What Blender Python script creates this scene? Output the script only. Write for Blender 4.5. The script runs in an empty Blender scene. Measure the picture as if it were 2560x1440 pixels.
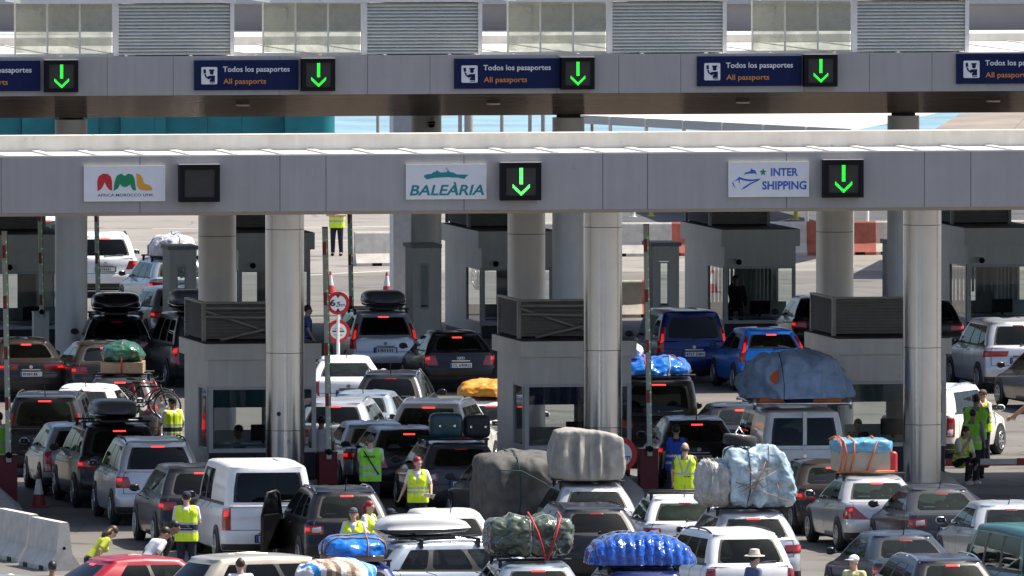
import bpy, bmesh, math, random
from mathutils import Vector, Matrix, noise
from mathutils.geometry import tessellate_polygon
R = math.radians
sc = bpy.context.scene
COL = sc.collection

# ---------------------------------------------------------------- camera
CAM_H, FPX, PITCH = 18.0, 38000.0, math.atan(0.043)
cd = bpy.data.cameras.new('camera'); cam = bpy.data.objects.new('camera', cd); COL.objects.link(cam)
cam.location = (0, 0, CAM_H); cam.rotation_euler = (R(90) - PITCH, 0, 0)
cd.sensor_width = 36.0; cd.lens = 36.0 * FPX / 2560.0; cd.clip_start = 1.0; cd.clip_end = 6000.0
sc.camera = cam

# ---------------------------------------------------------------- sky, sun, exposure
SUN_EL, SUN_AZ = 60.0, 74.0          # azimuth measured from +Y towards +X (the sun stands behind the scene, far to the right, a little behind the gantries)
w = bpy.data.worlds.new('World'); sc.world = w; w.use_nodes = True
nt = w.node_tree
sky = nt.nodes.new('ShaderNodeTexSky'); sky.sky_type = 'NISHITA'; sky.sun_disc = False
sky.sun_elevation = R(SUN_EL); sky.sun_rotation = R(SUN_AZ); sky.air_density = 0.7; sky.dust_density = 2.2
bg = nt.nodes['Background']; bg.inputs['Strength'].default_value = 0.125
nt.links.new(sky.outputs[0], bg.inputs[0])
sl = bpy.data.lights.new('sun', 'SUN'); sl.energy = 5.0; sl.angle = R(0.5); sl.color = (1.0, 0.925, 0.81)
so = bpy.data.objects.new('sun', sl); COL.objects.link(so)
_d = Vector((math.cos(R(SUN_EL)) * math.sin(R(SUN_AZ)), math.cos(R(SUN_EL)) * math.cos(R(SUN_AZ)), math.sin(R(SUN_EL))))
so.rotation_euler = _d.to_track_quat('Z', 'Y').to_euler(); so.location = (60, 500, 200)
sc.view_settings.view_transform = 'Standard'; sc.view_settings.look = 'None'
sc.view_settings.exposure = 0.72; sc.view_settings.gamma = 1.0
try:
    sc.cycles.max_bounces = 8; sc.cycles.diffuse_bounces = 4; sc.cycles.glossy_bounces = 4
    sc.cycles.transmission_bounces = 4; sc.cycles.transparent_max_bounces = 12
    sc.cycles.caustics_reflective = False; sc.cycles.caustics_refractive = False
except Exception:
    pass

# ---------------------------------------------------------------- where things stand (surveyed from the photograph)
CP, SP = math.cos(PITCH), math.sin(PITCH)
def _m(y):
    b = -(y - 720.0) / FPX
    return (-SP + b * CP) / (CP + b * SP), 1.0 / (CP + b * SP)
def zat(y, Y): return CAM_H + Y * _m(y)[0]
def Yat(y, z): return (z - CAM_H) / _m(y)[0]
def xat(x, y, Y): return (x - 1280.0) / FPX * Y * _m(y)[1]
def pos(x, y, Y): return Vector((xat(x, y, Y), Y, zat(y, Y)))
def gnd(x, y): Y = Yat(y, 0.0); return Vector((xat(x, y, Y), Y, 0.0))
YAW = R(10.0)

# ---------------------------------------------------------------- object helpers
class MB:
    def __init__(s): s.v = []; s.f = []; s.m = []; s.sm = []
    def add(s, vs, fs, mi=0, smooth=False, M=None):
        o = len(s.v)
        s.v += [tuple(M @ Vector(q)) if M is not None else tuple(q) for q in vs]
        for f in fs: s.f.append([i + o for i in f]); s.m.append(mi); s.sm.append(smooth)
        return s
    def box(s, x0, x1, y0, y1, z0, z1, mi=0, M=None):
        return s.add([(x0,y0,z0),(x1,y0,z0),(x1,y1,z0),(x0,y1,z0),(x0,y0,z1),(x1,y0,z1),(x1,y1,z1),(x0,y1,z1)],
                     [(0,3,2,1),(4,5,6,7),(0,1,5,4),(1,2,6,5),(2,3,7,6),(3,0,4,7)], mi, False, M)
    def cyl(s, c, r, h, n=24, mi=0, axis='z', r2=None, caps=True, smooth=True, M=None):
        r2 = r if r2 is None else r2
        vs = []
        for k, (rr, t) in enumerate(((r, 0), (r2, h))):
            for i in range(n):
                a = 2 * math.pi * i / n; ca, sa = rr * math.cos(a), rr * math.sin(a)
                vs.append({'z': (c[0]+ca, c[1]+sa, c[2]+t), 'y': (c[0]+ca, c[1]+t, c[2]+sa), 'x': (c[0]+t, c[1]+ca, c[2]+sa)}[axis])
        fs = [(i, (i+1) % n, n + (i+1) % n, n + i) for i in range(n)]
        if axis == 'y': fs = [f[::-1] for f in fs]
        s.add(vs, fs, mi, smooth, M)
        if caps: s.add(vs, [list(range(n))[::-1], list(range(n, 2*n))], mi, False, M)
        return s
    def tube(s, pts, r, n=8, mi=0, closed=False, M=None):
        pts = [Vector(p) for p in pts]; N = len(pts); vs = []
        rs = r if isinstance(r, (list, tuple)) else [r] * N
        prev_ = None
        for i, p in enumerate(pts):
            a = pts[(i-1) % N] if (closed or i > 0) else p
            b = pts[(i+1) % N] if (closed or i < N-1) else p
            t = (b - a).normalized() if (b - a).length > 1e-9 else Vector((0,0,1))
            if prev_ is None:
                e1 = t.cross(Vector((0, 0, 1)))
                if e1.length < .3: e1 = t.cross(Vector((0, 1, 0)))
            else:
                e1 = prev_ - t*prev_.dot(t)
                if e1.length < 1e-4: e1 = t.cross(Vector((0, 1, .3)))
            e1.normalize(); prev_ = e1; e2 = t.cross(e1).normalized()
            for k in range(n):
                q = 2 * math.pi * k / n
                vs.append(p + (e1 * math.cos(q) + e2 * math.sin(q)) * rs[i])
        fs = []
        for i in range(N if closed else N - 1):
            j = (i + 1) % N
            for k in range(n): l = (k + 1) % n; fs.append((i*n+k, i*n+l, j*n+l, j*n+k))
        if not closed: fs += [list(range(n))[::-1], list(range((N-1)*n, N*n))]
        return s.add(vs, fs, mi, True, M)
    def ball(s, c, r, nu=12, nv=8, mi=0, M=None):
        r = r if isinstance(r, (list, tuple)) else (r, r, r); vs = []; fs = []
        for j in range(1, nv):
            b = math.pi * j / nv
            for i in range(nu):
                a = 2 * math.pi * i / nu
                vs.append((c[0]+r[0]*math.sin(b)*math.cos(a), c[1]+r[1]*math.sin(b)*math.sin(a), c[2]+r[2]*math.cos(b)))
        for j in range(nv-2):
            for i in range(nu): k = (i+1) % nu; fs.append((j*nu+i, (j+1)*nu+i, (j+1)*nu+k, j*nu+k))
        T = len(vs); vs += [(c[0], c[1], c[2]+r[2]), (c[0], c[1], c[2]-r[2])]
        for i in range(nu): k = (i+1) % nu; fs += [(T, i, k), (T+1, (nv-2)*nu+k, (nv-2)*nu+i)]
        return s.add(vs, fs, mi, True, M)
    def poly(s, pts, y, th=0.004, mi=0, M=None):
        """a flat outline in the x-z plane facing -y, th thick"""
        n = len(pts); fr = [(p[0], y - th, p[1]) for p in pts]; bk = [(p[0], y, p[1]) for p in pts]
        tri = tessellate_polygon([[Vector((p[0], p[1], 0)) for p in pts]])
        fs = []
        for t in tri:
            a, b, c = [fr[i] for i in t]
            cr = (b[0]-a[0])*(c[2]-a[2]) - (b[2]-a[2])*(c[0]-a[0])
            fs.append(t if cr > 0 else t[::-1])
        area = sum(pts[i][0]*pts[(i+1) % n][1] - pts[(i+1) % n][0]*pts[i][1] for i in range(n))
        side = [(i, n+i, n+(i+1) % n, (i+1) % n) for i in range(n)]
        if area < 0: side = [f[::-1] for f in side]
        return s.add(fr + bk, fs + side, mi, False, M)
    def mesh(s, name, mats):
        me = bpy.data.meshes.new(name); me.from_pydata(s.v, [], s.f); me.update()
        for m in (mats if isinstance(mats, (list, tuple)) else [mats]): me.materials.append(m)
        me.polygons.foreach_set('material_index', s.m); me.polygons.foreach_set('use_smooth', s.sm)
        return me
    def build(s, name, mats, parent=None, loc=None, sharp=None):
        me = s.mesh(name, mats)
        if sharp: me.set_sharp_from_angle(angle=R(sharp))
        o = bpy.data.objects.new(name, me); COL.objects.link(o)
        if parent: o.parent = parent
        if loc is not None: o.location = loc
        return o
def obj(name, me, parent=None, loc=None, rot=None, scale=None):
    o = bpy.data.objects.new(name, me); COL.objects.link(o)
    if parent: o.parent = parent
    if loc is not None: o.location = loc
    if rot is not None: o.rotation_euler = rot
    if scale is not None: o.scale = scale
    return o
def tag(o, label, cat, group=None):
    o['label'] = label; o['category'] = cat
    if group: o['group'] = group
    return o
def thing(name, label, cat, loc=(0,0,0), rz=0.0, group=None):
    o = bpy.data.objects.new(name, None); COL.objects.link(o); o.location = loc; o.rotation_euler = (0, 0, rz)
    o.empty_display_size = 0.3
    return tag(o, label, cat, group)
def structure(o): o['kind'] = 'structure'; return o
def copy_tree(o, parent=None):
    c = o.copy(); COL.objects.link(c)
    if parent: c.parent = parent
    for ch in list(o.children): copy_tree(ch, c)
    return c
def text_geo(txt, x0, x1, z0, z1, bold=0.0, shear=0.0, keep=False):
    """letters as flat faces fitted into a box of the x-z plane"""
    cu = bpy.data.curves.new('lettering', 'FONT'); cu.body = txt; cu.size = 1.0; cu.offset = bold; cu.shear = shear
    cu.resolution_u = 3; cu.fill_mode = 'FRONT'
    o = bpy.data.objects.new('lettering', cu); COL.objects.link(o)
    dg = bpy.context.evaluated_depsgraph_get(); me = bpy.data.meshes.new_from_object(o.evaluated_get(dg))
    vs = [v.co.copy() for v in me.vertices]; fs = [list(p.vertices) for p in me.polygons]
    bpy.data.objects.remove(o); bpy.data.meshes.remove(me); bpy.data.curves.remove(cu)
    ax, bx = min(v.x for v in vs), max(v.x for v in vs); ay, by = min(v.y for v in vs), max(v.y for v in vs)
    sx = (x1-x0)/(bx-ax); sy = (z1-z0)/(by-ay)
    if keep: sx = sy = min(sx, sy)
    return [(x0+(v.x-ax)*sx, z0+(v.y-ay)*sy) for v in vs], fs
def letters(mb, txt, x0, x1, z0, z1, y, mi=0, **kw):
    vs, fs = text_geo(txt, x0, x1, z0, z1, **kw)
    v3 = [(a, y, b) for a, b in vs]; out = []
    for f in fs:
        ar = sum(v3[f[i]][0]*v3[f[(i+1) % len(f)]][2] - v3[f[(i+1) % len(f)]][0]*v3[f[i]][2] for i in range(len(f)))
        out.append(f if ar > 0 else f[::-1])
    return mb.add(v3, out, mi)

# ---------------------------------------------------------------- materials
_mc = {}
def mat(name, col, rough=0.5, metal=0.0, coat=0.0, var=0.06, scale=6.0, bump=0.0, bscale=20.0, spec=0.5, coords='Object', emit=None, es=0.0, dist=0.02, coat_rough=0.05):
    if name in _mc: return _mc[name]
    m = bpy.data.materials.new(name); m.use_nodes = True; t = m.node_tree; n = t.nodes; b = n['Principled BSDF']
    b.inputs['Roughness'].default_value = rough; b.inputs['Metallic'].default_value = metal
    b.inputs['Coat Weight'].default_value = coat; b.inputs['Coat Roughness'].default_value = coat_rough
    b.inputs['Specular IOR Level'].default_value = spec
    tc = n.new('ShaderNodeTexCoord')
    nz = n.new('ShaderNodeTexNoise'); nz.inputs['Scale'].default_value = scale; nz.inputs['Detail'].default_value = 5
    t.links.new(tc.outputs[coords], nz.inputs['Vector'])
    cr = n.new('ShaderNodeValToRGB')
    cr.color_ramp.elements[0].position = 0.3; cr.color_ramp.elements[1].position = 0.7
    cr.color_ramp.elements[0].color = tuple(max(0, c*(1-var*1.6)) for c in col) + (1,)
    cr.color_ramp.elements[1].color = tuple(min(1, c*(1+var)) for c in col) + (1,)
    t.links.new(nz.outputs['Fac'], cr.inputs[0]); t.links.new(cr.outputs[0], b.inputs['Base Color'])
    if emit: b.inputs['Emission Color'].default_value = tuple(emit) + (1,); b.inputs['Emission Strength'].default_value = es
    if bump:
        n2 = n.new('ShaderNodeTexNoise'); n2.inputs['Scale'].default_value = bscale; n2.inputs['Detail'].default_value = 4
        t.links.new(tc.outputs[coords], n2.inputs['Vector'])
        bp = n.new('ShaderNodeBump'); bp.inputs['Strength'].default_value = bump; bp.inputs['Distance'].default_value = dist
        t.links.new(n2.outputs['Fac'], bp.inputs['Height']); t.links.new(bp.outputs[0], b.inputs['Normal'])
    _mc[name] = m; return m
def glass(name, tint, rough=0.02, ior=1.5, base=None, refl=(1.0, 1.0, 1.0)):
    if name in _mc: return _mc[name]
    m = bpy.data.materials.new(name); m.use_nodes = True; t = m.node_tree; n = t.nodes
    n.remove(n['Principled BSDF'])
    tr = n.new('ShaderNodeBsdfTransparent'); tr.inputs[0].default_value = tuple(tint) + (1,)
    gl = n.new('ShaderNodeBsdfGlossy'); gl.inputs['Roughness'].default_value = rough; gl.inputs['Color'].default_value = refl + (1,)
    fr = n.new('ShaderNodeFresnel'); fr.inputs[0].default_value = ior
    mx = n.new('ShaderNodeMixShader'); t.links.new(fr.outputs[0], mx.inputs[0])
    t.links.new(tr.outputs[0], mx.inputs[1]); t.links.new(gl.outputs[0], mx.inputs[2])
    last = mx
    if base is not None:       # diffuse film: thin dust on car glass, painted pale haze on the roof panes
        df = n.new('ShaderNodeBsdfDiffuse'); df.inputs[0].default_value = (0.42, 0.44, 0.36, 1)
        tc = n.new('ShaderNodeTexCoord'); nz = n.new('ShaderNodeTexNoise'); nz.inputs['Scale'].default_value = 2.2; nz.inputs['Detail'].default_value = 6
        t.links.new(tc.outputs['Object'], nz.inputs['Vector'])
        ml = n.new('ShaderNodeMath'); ml.operation = 'MULTIPLY'; ml.inputs[1].default_value = base * 2; t.links.new(nz.outputs['Fac'], ml.inputs[0])
        m2 = n.new('ShaderNodeMixShader'); t.links.new(ml.outputs[0], m2.inputs[0]); t.links.new(mx.outputs[0], m2.inputs[1]); t.links.new(df.outputs[0], m2.inputs[2]); last = m2
    t.links.new(last.outputs[0], n['Material Output'].inputs[0])
    _mc[name] = m; return m
def lamp(name, col, strength, base=(0.3, 0.01, 0.01)):
    return mat(name, base, rough=0.12, coat=0.6, var=0.15, scale=60, emit=col, es=strength)

M_PANEL = mat('grey aluminium panel', (0.375, 0.362, 0.355), 0.45, 0.0, var=0.03, scale=1.5)
def weather(m, streak=.12, tone=.05, spots=0.0):
    """rain streaks, a tone of its own for every separate sheet, scattered spots of dirt"""
    t = m.node_tree; n = t.nodes; b = n['Principled BSDF']; src = b.inputs['Base Color'].links[0].from_socket; tc = [q for q in n if q.type == 'TEX_COORD'][0]
    def mul(a, fac_socket, lo):
        mr = n.new('ShaderNodeMapRange'); mr.inputs['From Min'].default_value = .3; mr.inputs['From Max'].default_value = .75; mr.inputs['To Min'].default_value = 1.0; mr.inputs['To Max'].default_value = lo
        t.links.new(fac_socket, mr.inputs[0]); mx = n.new('ShaderNodeMix'); mx.data_type = 'RGBA'; mx.blend_type = 'MULTIPLY'; mx.inputs['Factor'].default_value = 1
        cb = n.new('ShaderNodeCombineColor'); [t.links.new(mr.outputs[0], cb.inputs[k]) for k in range(3)]
        t.links.new(a, mx.inputs['A']); t.links.new(cb.outputs[0], mx.inputs['B']); return mx.outputs['Result']
    mp = n.new('ShaderNodeMapping'); mp.inputs['Scale'].default_value = (7, 7, .35); t.links.new(tc.outputs['Object'], mp.inputs[0])
    nz = n.new('ShaderNodeTexNoise'); nz.inputs['Scale'].default_value = 1.0; nz.inputs['Detail'].default_value = 6; t.links.new(mp.outputs[0], nz.inputs['Vector'])
    out = mul(src, nz.outputs['Fac'], 1 - streak)
    g = n.new('ShaderNodeNewGeometry'); out = mul(out, g.outputs['Random Per Island'], 1 - tone)
    if spots:
        v = n.new('ShaderNodeTexNoise'); v.inputs['Scale'].default_value = 3.5; v.inputs['Detail'].default_value = 8; t.links.new(tc.outputs['Object'], v.inputs['Vector'])
        mr = n.new('ShaderNodeMapRange'); mr.inputs['From Min'].default_value = .66; mr.inputs['From Max'].default_value = .74; t.links.new(v.outputs['Fac'], mr.inputs[0]); out = mul(out, mr.outputs[0], 1 - spots)
    t.links.new(out, b.inputs['Base Color']); return m
weather(M_PANEL, .10, .07, .10)
M_ROOFW = mat('white roof sheet', (0.66, 0.64, 0.59), 0.6, var=0.07, scale=2.0)
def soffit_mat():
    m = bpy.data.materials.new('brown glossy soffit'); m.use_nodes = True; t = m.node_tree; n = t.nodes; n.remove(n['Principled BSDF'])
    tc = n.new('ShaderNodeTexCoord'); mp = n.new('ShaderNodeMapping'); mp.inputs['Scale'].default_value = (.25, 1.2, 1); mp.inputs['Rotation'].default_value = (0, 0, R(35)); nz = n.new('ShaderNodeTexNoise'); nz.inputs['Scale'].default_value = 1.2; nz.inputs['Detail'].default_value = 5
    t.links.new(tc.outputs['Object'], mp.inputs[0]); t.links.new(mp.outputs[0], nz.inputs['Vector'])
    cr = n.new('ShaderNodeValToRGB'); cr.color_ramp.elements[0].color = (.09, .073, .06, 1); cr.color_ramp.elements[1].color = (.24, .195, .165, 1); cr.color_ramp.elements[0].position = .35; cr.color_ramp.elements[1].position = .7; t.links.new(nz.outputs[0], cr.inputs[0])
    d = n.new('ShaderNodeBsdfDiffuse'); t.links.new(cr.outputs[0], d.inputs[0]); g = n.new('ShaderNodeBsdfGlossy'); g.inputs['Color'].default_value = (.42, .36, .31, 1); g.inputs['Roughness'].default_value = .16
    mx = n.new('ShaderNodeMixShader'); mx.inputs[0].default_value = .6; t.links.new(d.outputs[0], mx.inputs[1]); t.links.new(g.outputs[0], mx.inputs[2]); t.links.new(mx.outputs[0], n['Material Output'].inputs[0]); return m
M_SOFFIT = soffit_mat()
M_SOFFITW = mat('white soffit sheet', (0.74, 0.73, 0.70), 0.6, var=.04, scale=1)  # unseen front underside, its white added to bounce light onto the booths
M_COLUMN = mat('brushed steel column', (0.60, 0.60, 0.60), 0.22, 1.0, var=0.04, scale=2.0)
M_COLPAINT = mat('pale grey column paint', (0.74, 0.73, 0.71), 0.42, 0.2, var=0.04, scale=2.0)
M_DARK = mat('black plastic', (0.007, 0.007, 0.009), 0.5, var=0.1, spec=.15)
M_JOINT = mat('dark joint', (0.03, 0.03, 0.035), 0.8)
M_FRAME = mat('white window frame', (0.66, 0.67, 0.68), 0.4, var=0.03)
M_LOUVRE = mat('grey louvre blade', (0.40, 0.385, 0.365), 0.55, 0.0, var=0.08)
M_LOUVREL = mat('light louvre blade', (0.80, 0.80, 0.74), 0.5, 0.0, var=0.05)
M_BOOTH = mat('stone grey booth panel', (0.87, 0.84, 0.79), 0.5, 0.0, var=0.05, scale=1.2)
M_NAVY = mat('dark plinth', (0.02, 0.022, 0.035), 0.5, var=0.15)
M_CONC = mat('pale concrete', (0.50, 0.48, 0.44), 0.85, var=0.12, scale=2.5, bump=0.3, bscale=14)
M_CONCG = mat('smooth grey concrete', (0.52, 0.53, 0.52), 0.7, var=0.08, scale=3, bump=0.15, bscale=30)
M_RED = mat('red paint', (0.45, 0.05, 0.035), 0.5, var=0.12)
M_MAROON = mat('maroon cabinet paint', (0.20, 0.012, 0.025), 0.4, var=0.08)
M_WHITE = mat('white paint', (0.78, 0.77, 0.74), 0.45, var=0.05)
weather(M_BOOTH, .12, .05, .12); weather(M_ROOFW, .10, .06, .25); weather(M_FRAME, .1, .05); weather(M_CONC, .18, .06, .25); weather(M_CONCG, .15, .0, .2); weather(M_WHITE, .12, .06, .15)
M_SIGNW = mat('white sign face', (0.72, 0.73, 0.76), 0.4, var=0.02)
M_NAVYSIGN = mat('navy sign face', (0.006, 0.013, 0.065), 0.5, var=0.06, spec=.15)
M_BLACK = mat('black print', (0.012, 0.012, 0.014), 0.5, var=0.05)
M_SCREEN = mat('dark grey screen', (0.05, 0.046, 0.042), 0.5, var=0.05, spec=.2)
M_GREEN = lamp('green led', (0.02, 1.0, 0.05), 1.3, (0.0, 0.2, 0.02))
M_GREENB = lamp('bright green led', (0.12, 1.0, 0.16), 1.9, (0.0, 0.3, 0.05))
M_GLASS = glass('booth glass', (0.62, 0.70, 0.70), 0.01)
M_GLASSG = glass('greenish roof glass', (0.80, 0.84, 0.78), 0.03, 1.6, base=0.55)  # heavy pale film puts reflections and haze into the pane colour
M_ORANGETXT = mat('orange print', (0.62, 0.22, 0.03), 0.5)
M_TXTW = mat('white print', (0.75, 0.75, 0.75), 0.5)
# ---------------------------------------------------------------- ground, sea
def ground_material(name, c0, c1, sc0, stains=0.25):
    m = bpy.data.materials.new(name); m.use_nodes = True; t = m.node_tree; n = t.nodes; b = n['Principled BSDF']
    b.inputs['Roughness'].default_value = 0.88
    tc = n.new('ShaderNodeTexCoord')
    def noi(s, d=6): q = n.new('ShaderNodeTexNoise'); q.inputs['Scale'].default_value = s; q.inputs['Detail'].default_value = d; t.links.new(tc.outputs['Object'], q.inputs['Vector']); return q
    a, f = noi(sc0), noi(9.0)
    cr = n.new('ShaderNodeValToRGB'); cr.color_ramp.elements[0].color = c0 + (1,); cr.color_ramp.elements[1].color = c1 + (1,)
    cr.color_ramp.elements[0].position = 0.33; cr.color_ramp.elements[1].position = 0.68
    t.links.new(a.outputs['Fac'], cr.inputs[0])
    mx = n.new('ShaderNodeMix'); mx.data_type = 'RGBA'; mx.blend_type = 'MULTIPLY'; mx.inputs['Factor'].default_value = stains
    t.links.new(cr.outputs[0], mx.inputs['A']); t.links.new(f.outputs['Color'], mx.inputs['B'])
    t.links.new(mx.outputs['Result'], b.inputs['Base Color'])
    # tyre-darkened bands, oil stains and hairline cracks
    st = noi(.55, 8); mr = n.new('ShaderNodeMapRange'); mr.inputs['From Min'].default_value = .56; mr.inputs['From Max'].default_value = .66; mr.inputs['To Min'].default_value = 1; mr.inputs['To Max'].default_value = .62; t.links.new(st.outputs['Fac'], mr.inputs[0])
    vo = n.new('ShaderNodeTexVoronoi'); vo.feature = 'DISTANCE_TO_EDGE'; vo.inputs['Scale'].default_value = .22; t.links.new(tc.outputs['Object'], vo.inputs['Vector'])
    m2 = n.new('ShaderNodeMapRange'); m2.inputs['From Max'].default_value = .012; m2.inputs['To Min'].default_value = .6; m2.inputs['To Max'].default_value = 1; t.links.new(vo.outputs['Distance'], m2.inputs[0])
    mm = n.new('ShaderNodeMath'); mm.operation = 'MULTIPLY'; t.links.new(mr.outputs[0], mm.inputs[0]); t.links.new(m2.outputs[0], mm.inputs[1])
    cb = n.new('ShaderNodeCombineColor'); [t.links.new(mm.outputs[0], cb.inputs[k]) for k in range(3)]
    mx2 = n.new('ShaderNodeMix'); mx2.data_type = 'RGBA'; mx2.blend_type = 'MULTIPLY'; mx2.inputs['Factor'].default_value = 1; t.links.new(mx.outputs['Result'], mx2.inputs['A']); t.links.new(cb.outputs[0], mx2.inputs['B']); t.links.new(mx2.outputs['Result'], b.inputs['Base Color'])
    g = noi(60.0, 3); bp = n.new('ShaderNodeBump'); bp.inputs['Strength'].default_value = 0.3; bp.inputs['Distance'].default_value = 0.01
    t.links.new(g.outputs['Fac'], bp.inputs['Height']); t.links.new(bp.outputs[0], b.inputs['Normal'])
    return m
M_GROUND = ground_material('sun-bleached asphalt', (0.125, 0.117, 0.107), (0.17, 0.16, 0.146), 0.3)
M_APRON = ground_material('pale concrete apron', (0.215, 0.20, 0.18), (0.27, 0.255, 0.232), 0.25)
M_TAR = ground_material('darker asphalt', (0.06, 0.063, 0.07), (0.09, 0.092, 0.1), 0.5)
g = MB(); xs = [-3000, -300, -60, -30, -10, 10, 30, 60, 300, 3000]; ys = [-800, 100, 240, 300, 360, 420, 480, 524]
vs = [(x, y, 0) for y in ys for x in xs]; W_ = len(xs)
g.add(vs, [(j*W_+i, j*W_+i+1, (j+1)*W_+i+1, (j+1)*W_+i) for j in range(len(ys)-1) for i in range(W_-1)])
g.add([(-3000, 524, 0), (3000, 524, 0), (3000, 524, -4), (-3000, 524, -4)], [(3, 2, 1, 0)])
structure(g.build('ground', M_GROUND))
s_ = MB().add([(-3500, 523, -2), (3500, 523, -2), (3500, 5800, -2), (-3500, 5800, -2)], [(0, 1, 2, 3)])
M_SEA = mat('pale blue sea', (0.22, 0.36, 0.44), 0.35, var=0.15, scale=0.3, bump=0.5, bscale=1.2, dist=0.1)
structure(s_.build('sea', M_SEA))
def strip(name, quad, z, m):
    o = MB().add([(p[0], p[1], z) for p in quad], [(0, 1, 2, 3)]).build(name, m); return structure(o)
strip('road', [gnd(1440, 562)[:2], gnd(2700, 556)[:2], gnd(2700, 519)[:2], gnd(1440, 522)[:2]], 0.004, M_TAR)
M_LINE = mat('worn white road paint', (0.50, 0.48, 0.44), 0.8, var=0.15, scale=8)
mk = MB()
for (xa, ya, xb, yb, wd) in ((380, 572, 1010, 566, .12), (770, 688, 990, 676, .12), (760, 604, 980, 598, .1), (1380, 642, 2600, 628, .10)):
    a, b = gnd(xa, ya), gnd(xb, yb); d = (b-a).normalized(); nn = Vector((-d.y, d.x, 0)) * wd
    mk.add([a-nn+Vector((0,0,.004)), b-nn+Vector((0,0,.004)), b+nn+Vector((0,0,.004)), a+nn+Vector((0,0,.004))], [(0,1,2,3)])
structure(mk.build('road_markings', M_LINE))
strip('apron', [(-400, 386), (400, 472), (400, 519.9), (-400, 519.9)], 0.002, M_APRON)

# ---------------------------------------------------------------- a local frame on a gantry front: x along it, y away from the camera
def frame(D0):
    c, s = math.cos(YAW), math.sin(YAW)
    def loc(x, y, back=0.0):
        """local (x, z) of a photo point on the plane lying `back` metres behind the front"""
        ox, oy = -s*back, D0 + c*back
        k = (x - 1280.0) / FPX * _m(y)[1]
        u = (oy*k - ox) / (c - s*k); Y = oy + s*u
        return u, zat(y, Y)
    def world(u, v, z=0.0): return Vector((c*u - s*v, D0 + s*u + c*v, z))
    def back(p):
        d = Vector((p[0], p[1] - D0)); return (d.x*c + d.y*s, -d.x*s + d.y*c)
    return loc, world, back
locF, worldF, backF = frame(306.6)
locR, worldR, backR = frame(360.0)

# ---------------------------------------------------------------- front gantry roof
fg = thing('gantry_roof', 'wide grey panelled gantry roof with white top across the front booths, ferry company signs on it', 'gantry', (0, 306.6, 0), YAW)
FZ0, FZ1 = zat(525, 306.6), zat(386, 306.6)
fa = MB(); fa.box(-30, 30, 0.03, 0.25, FZ0, FZ1, 1)
js = [locF(x, 455)[0] for x in (-800, -450, -105, 3, 350, 700, 815, 1160, 1507, 1619, 1966, 2311, 2427, 2773, 3120)]
prev = -30
for j in js + [30]:
    fa.box(prev + .006, j - .006, 0, 0.028, FZ0, FZ1 - .004, 0); prev = j
fa.build('fascia', [M_PANEL, M_JOINT], fg)
ro = MB()
ro.box(-30, 30, .26, 3.3, FZ1 - .12, FZ1 - .004)
u = -30
while u < 30: ro.box(u, u + .16, .28, 3.28, FZ1 - .003, FZ1 + .025); u += 0.94
ro.box(-30, 30, 0.0, .1, FZ1 - .002, FZ1 + .03)
ro.build('gutter', M_ROOFW, fg)
up = MB(); up.box(-30, 30, 3.31, 3.75, FZ1 - .1, FZ1 + .30)
for k in range(14): up.box(-29 + k*4.2, -29 + k*4.2 + 4.18, 3.27, 3.8, FZ1 + .301, FZ1 + .325)
up.build('parapet', M_ROOFW, fg)
rf = MB(); rf.add([(-30, 3.8, FZ1), (30, 3.8, FZ1), (30, 18, FZ1 - .5), (-30, 18, FZ1 - .5), (-30, 3.8, FZ0 + .06), (30, 3.8, FZ0 + .06), (30, 18, FZ0 + .06), (-30, 18, FZ0 + .06)],
                  [(0,1,2,3), (1,5,6,2), (2,6,7,3), (3,7,4,0)])
rf.build('roof', M_ROOFW, fg)
MB().box(-30, 30, .05, 18, FZ0 - .05, FZ0 - .002).build('soffit', M_SOFFITW, fg)
MB().box(-30, 30, .0, .045, FZ0 - .065, FZ0 - .002).build('drip_edge', M_SOFFIT, fg)
CHF = FZ0 - .06
def column_mb(r, h, seams, cap=None):
    b = MB(); z = 0.0
    for sm in seams + [h]:
        b.cyl((0, 0, z), r, sm - z - .012, 48, 0, caps=False)
        if sm < h: b.cyl((0, 0, sm - .012), r - .006, .012, 48, 1, caps=False)
        else: b.cyl((0, 0, sm - .012), r, .012, 48, 0, caps=False)
        z = sm
    if cap: b.cyl((0, 0, h), r - .10, cap, 32, 1)
    b.cyl((0, 0, 0), r + .05, .03, 48, 0)
    return b
cmF = column_mb(.40, CHF, [1.6, 3.2, 5.75]).mesh('column', [M_COLUMN, M_JOINT])
COLS_F = []
for x in (-90, 712, 1507, 2305, 3105):
    D = 314.5 + (x - 1507) / 797.0 * 6.78 * math.sin(YAW)
    p = Vector((xat(x, 850, D), D, 0)); COLS_F.append(p); u, v = backF(p)
    obj('column', cmF, fg, (u, v, 0))
for (x, y, r, c_) in ((697, 1035, .045, (.03, .03, .04)), (722, 1104, .04, (.35, .36, .37))):      # two stickers on the leftmost front column
    q = COLS_F[1]; a_ = math.asin(max(-1, min(1, (xat(x, y, q.y - .4) - q.x)/.4))); z_ = zat(y, q.y - .4); u, v = backF(Vector((q.x + .402*math.sin(a_), q.y - .402*math.cos(a_), 0)))
    o = MB().cyl((0, -.004, 0), r, .008, 18, axis='y').build('sticker', mat('sticker print %d' % x, c_, .5), fg, (u, v, z_)); o.rotation_euler = (0, 0, a_ - YAW)
cmB = column_mb(.40, CHF, [2.9, 5.3]).mesh('column', [M_COLPAINT, M_JOINT])
for x in (-230, 543, 1316, 2087, 2860):
    D = 322.6 + (x - 1507) / 772.0 * 6.7 * math.sin(YAW)
    u, v = backF(Vector((xat(x, 650, D), D, 0))); obj('column', cmB, fg, (u, v, 0))

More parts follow.
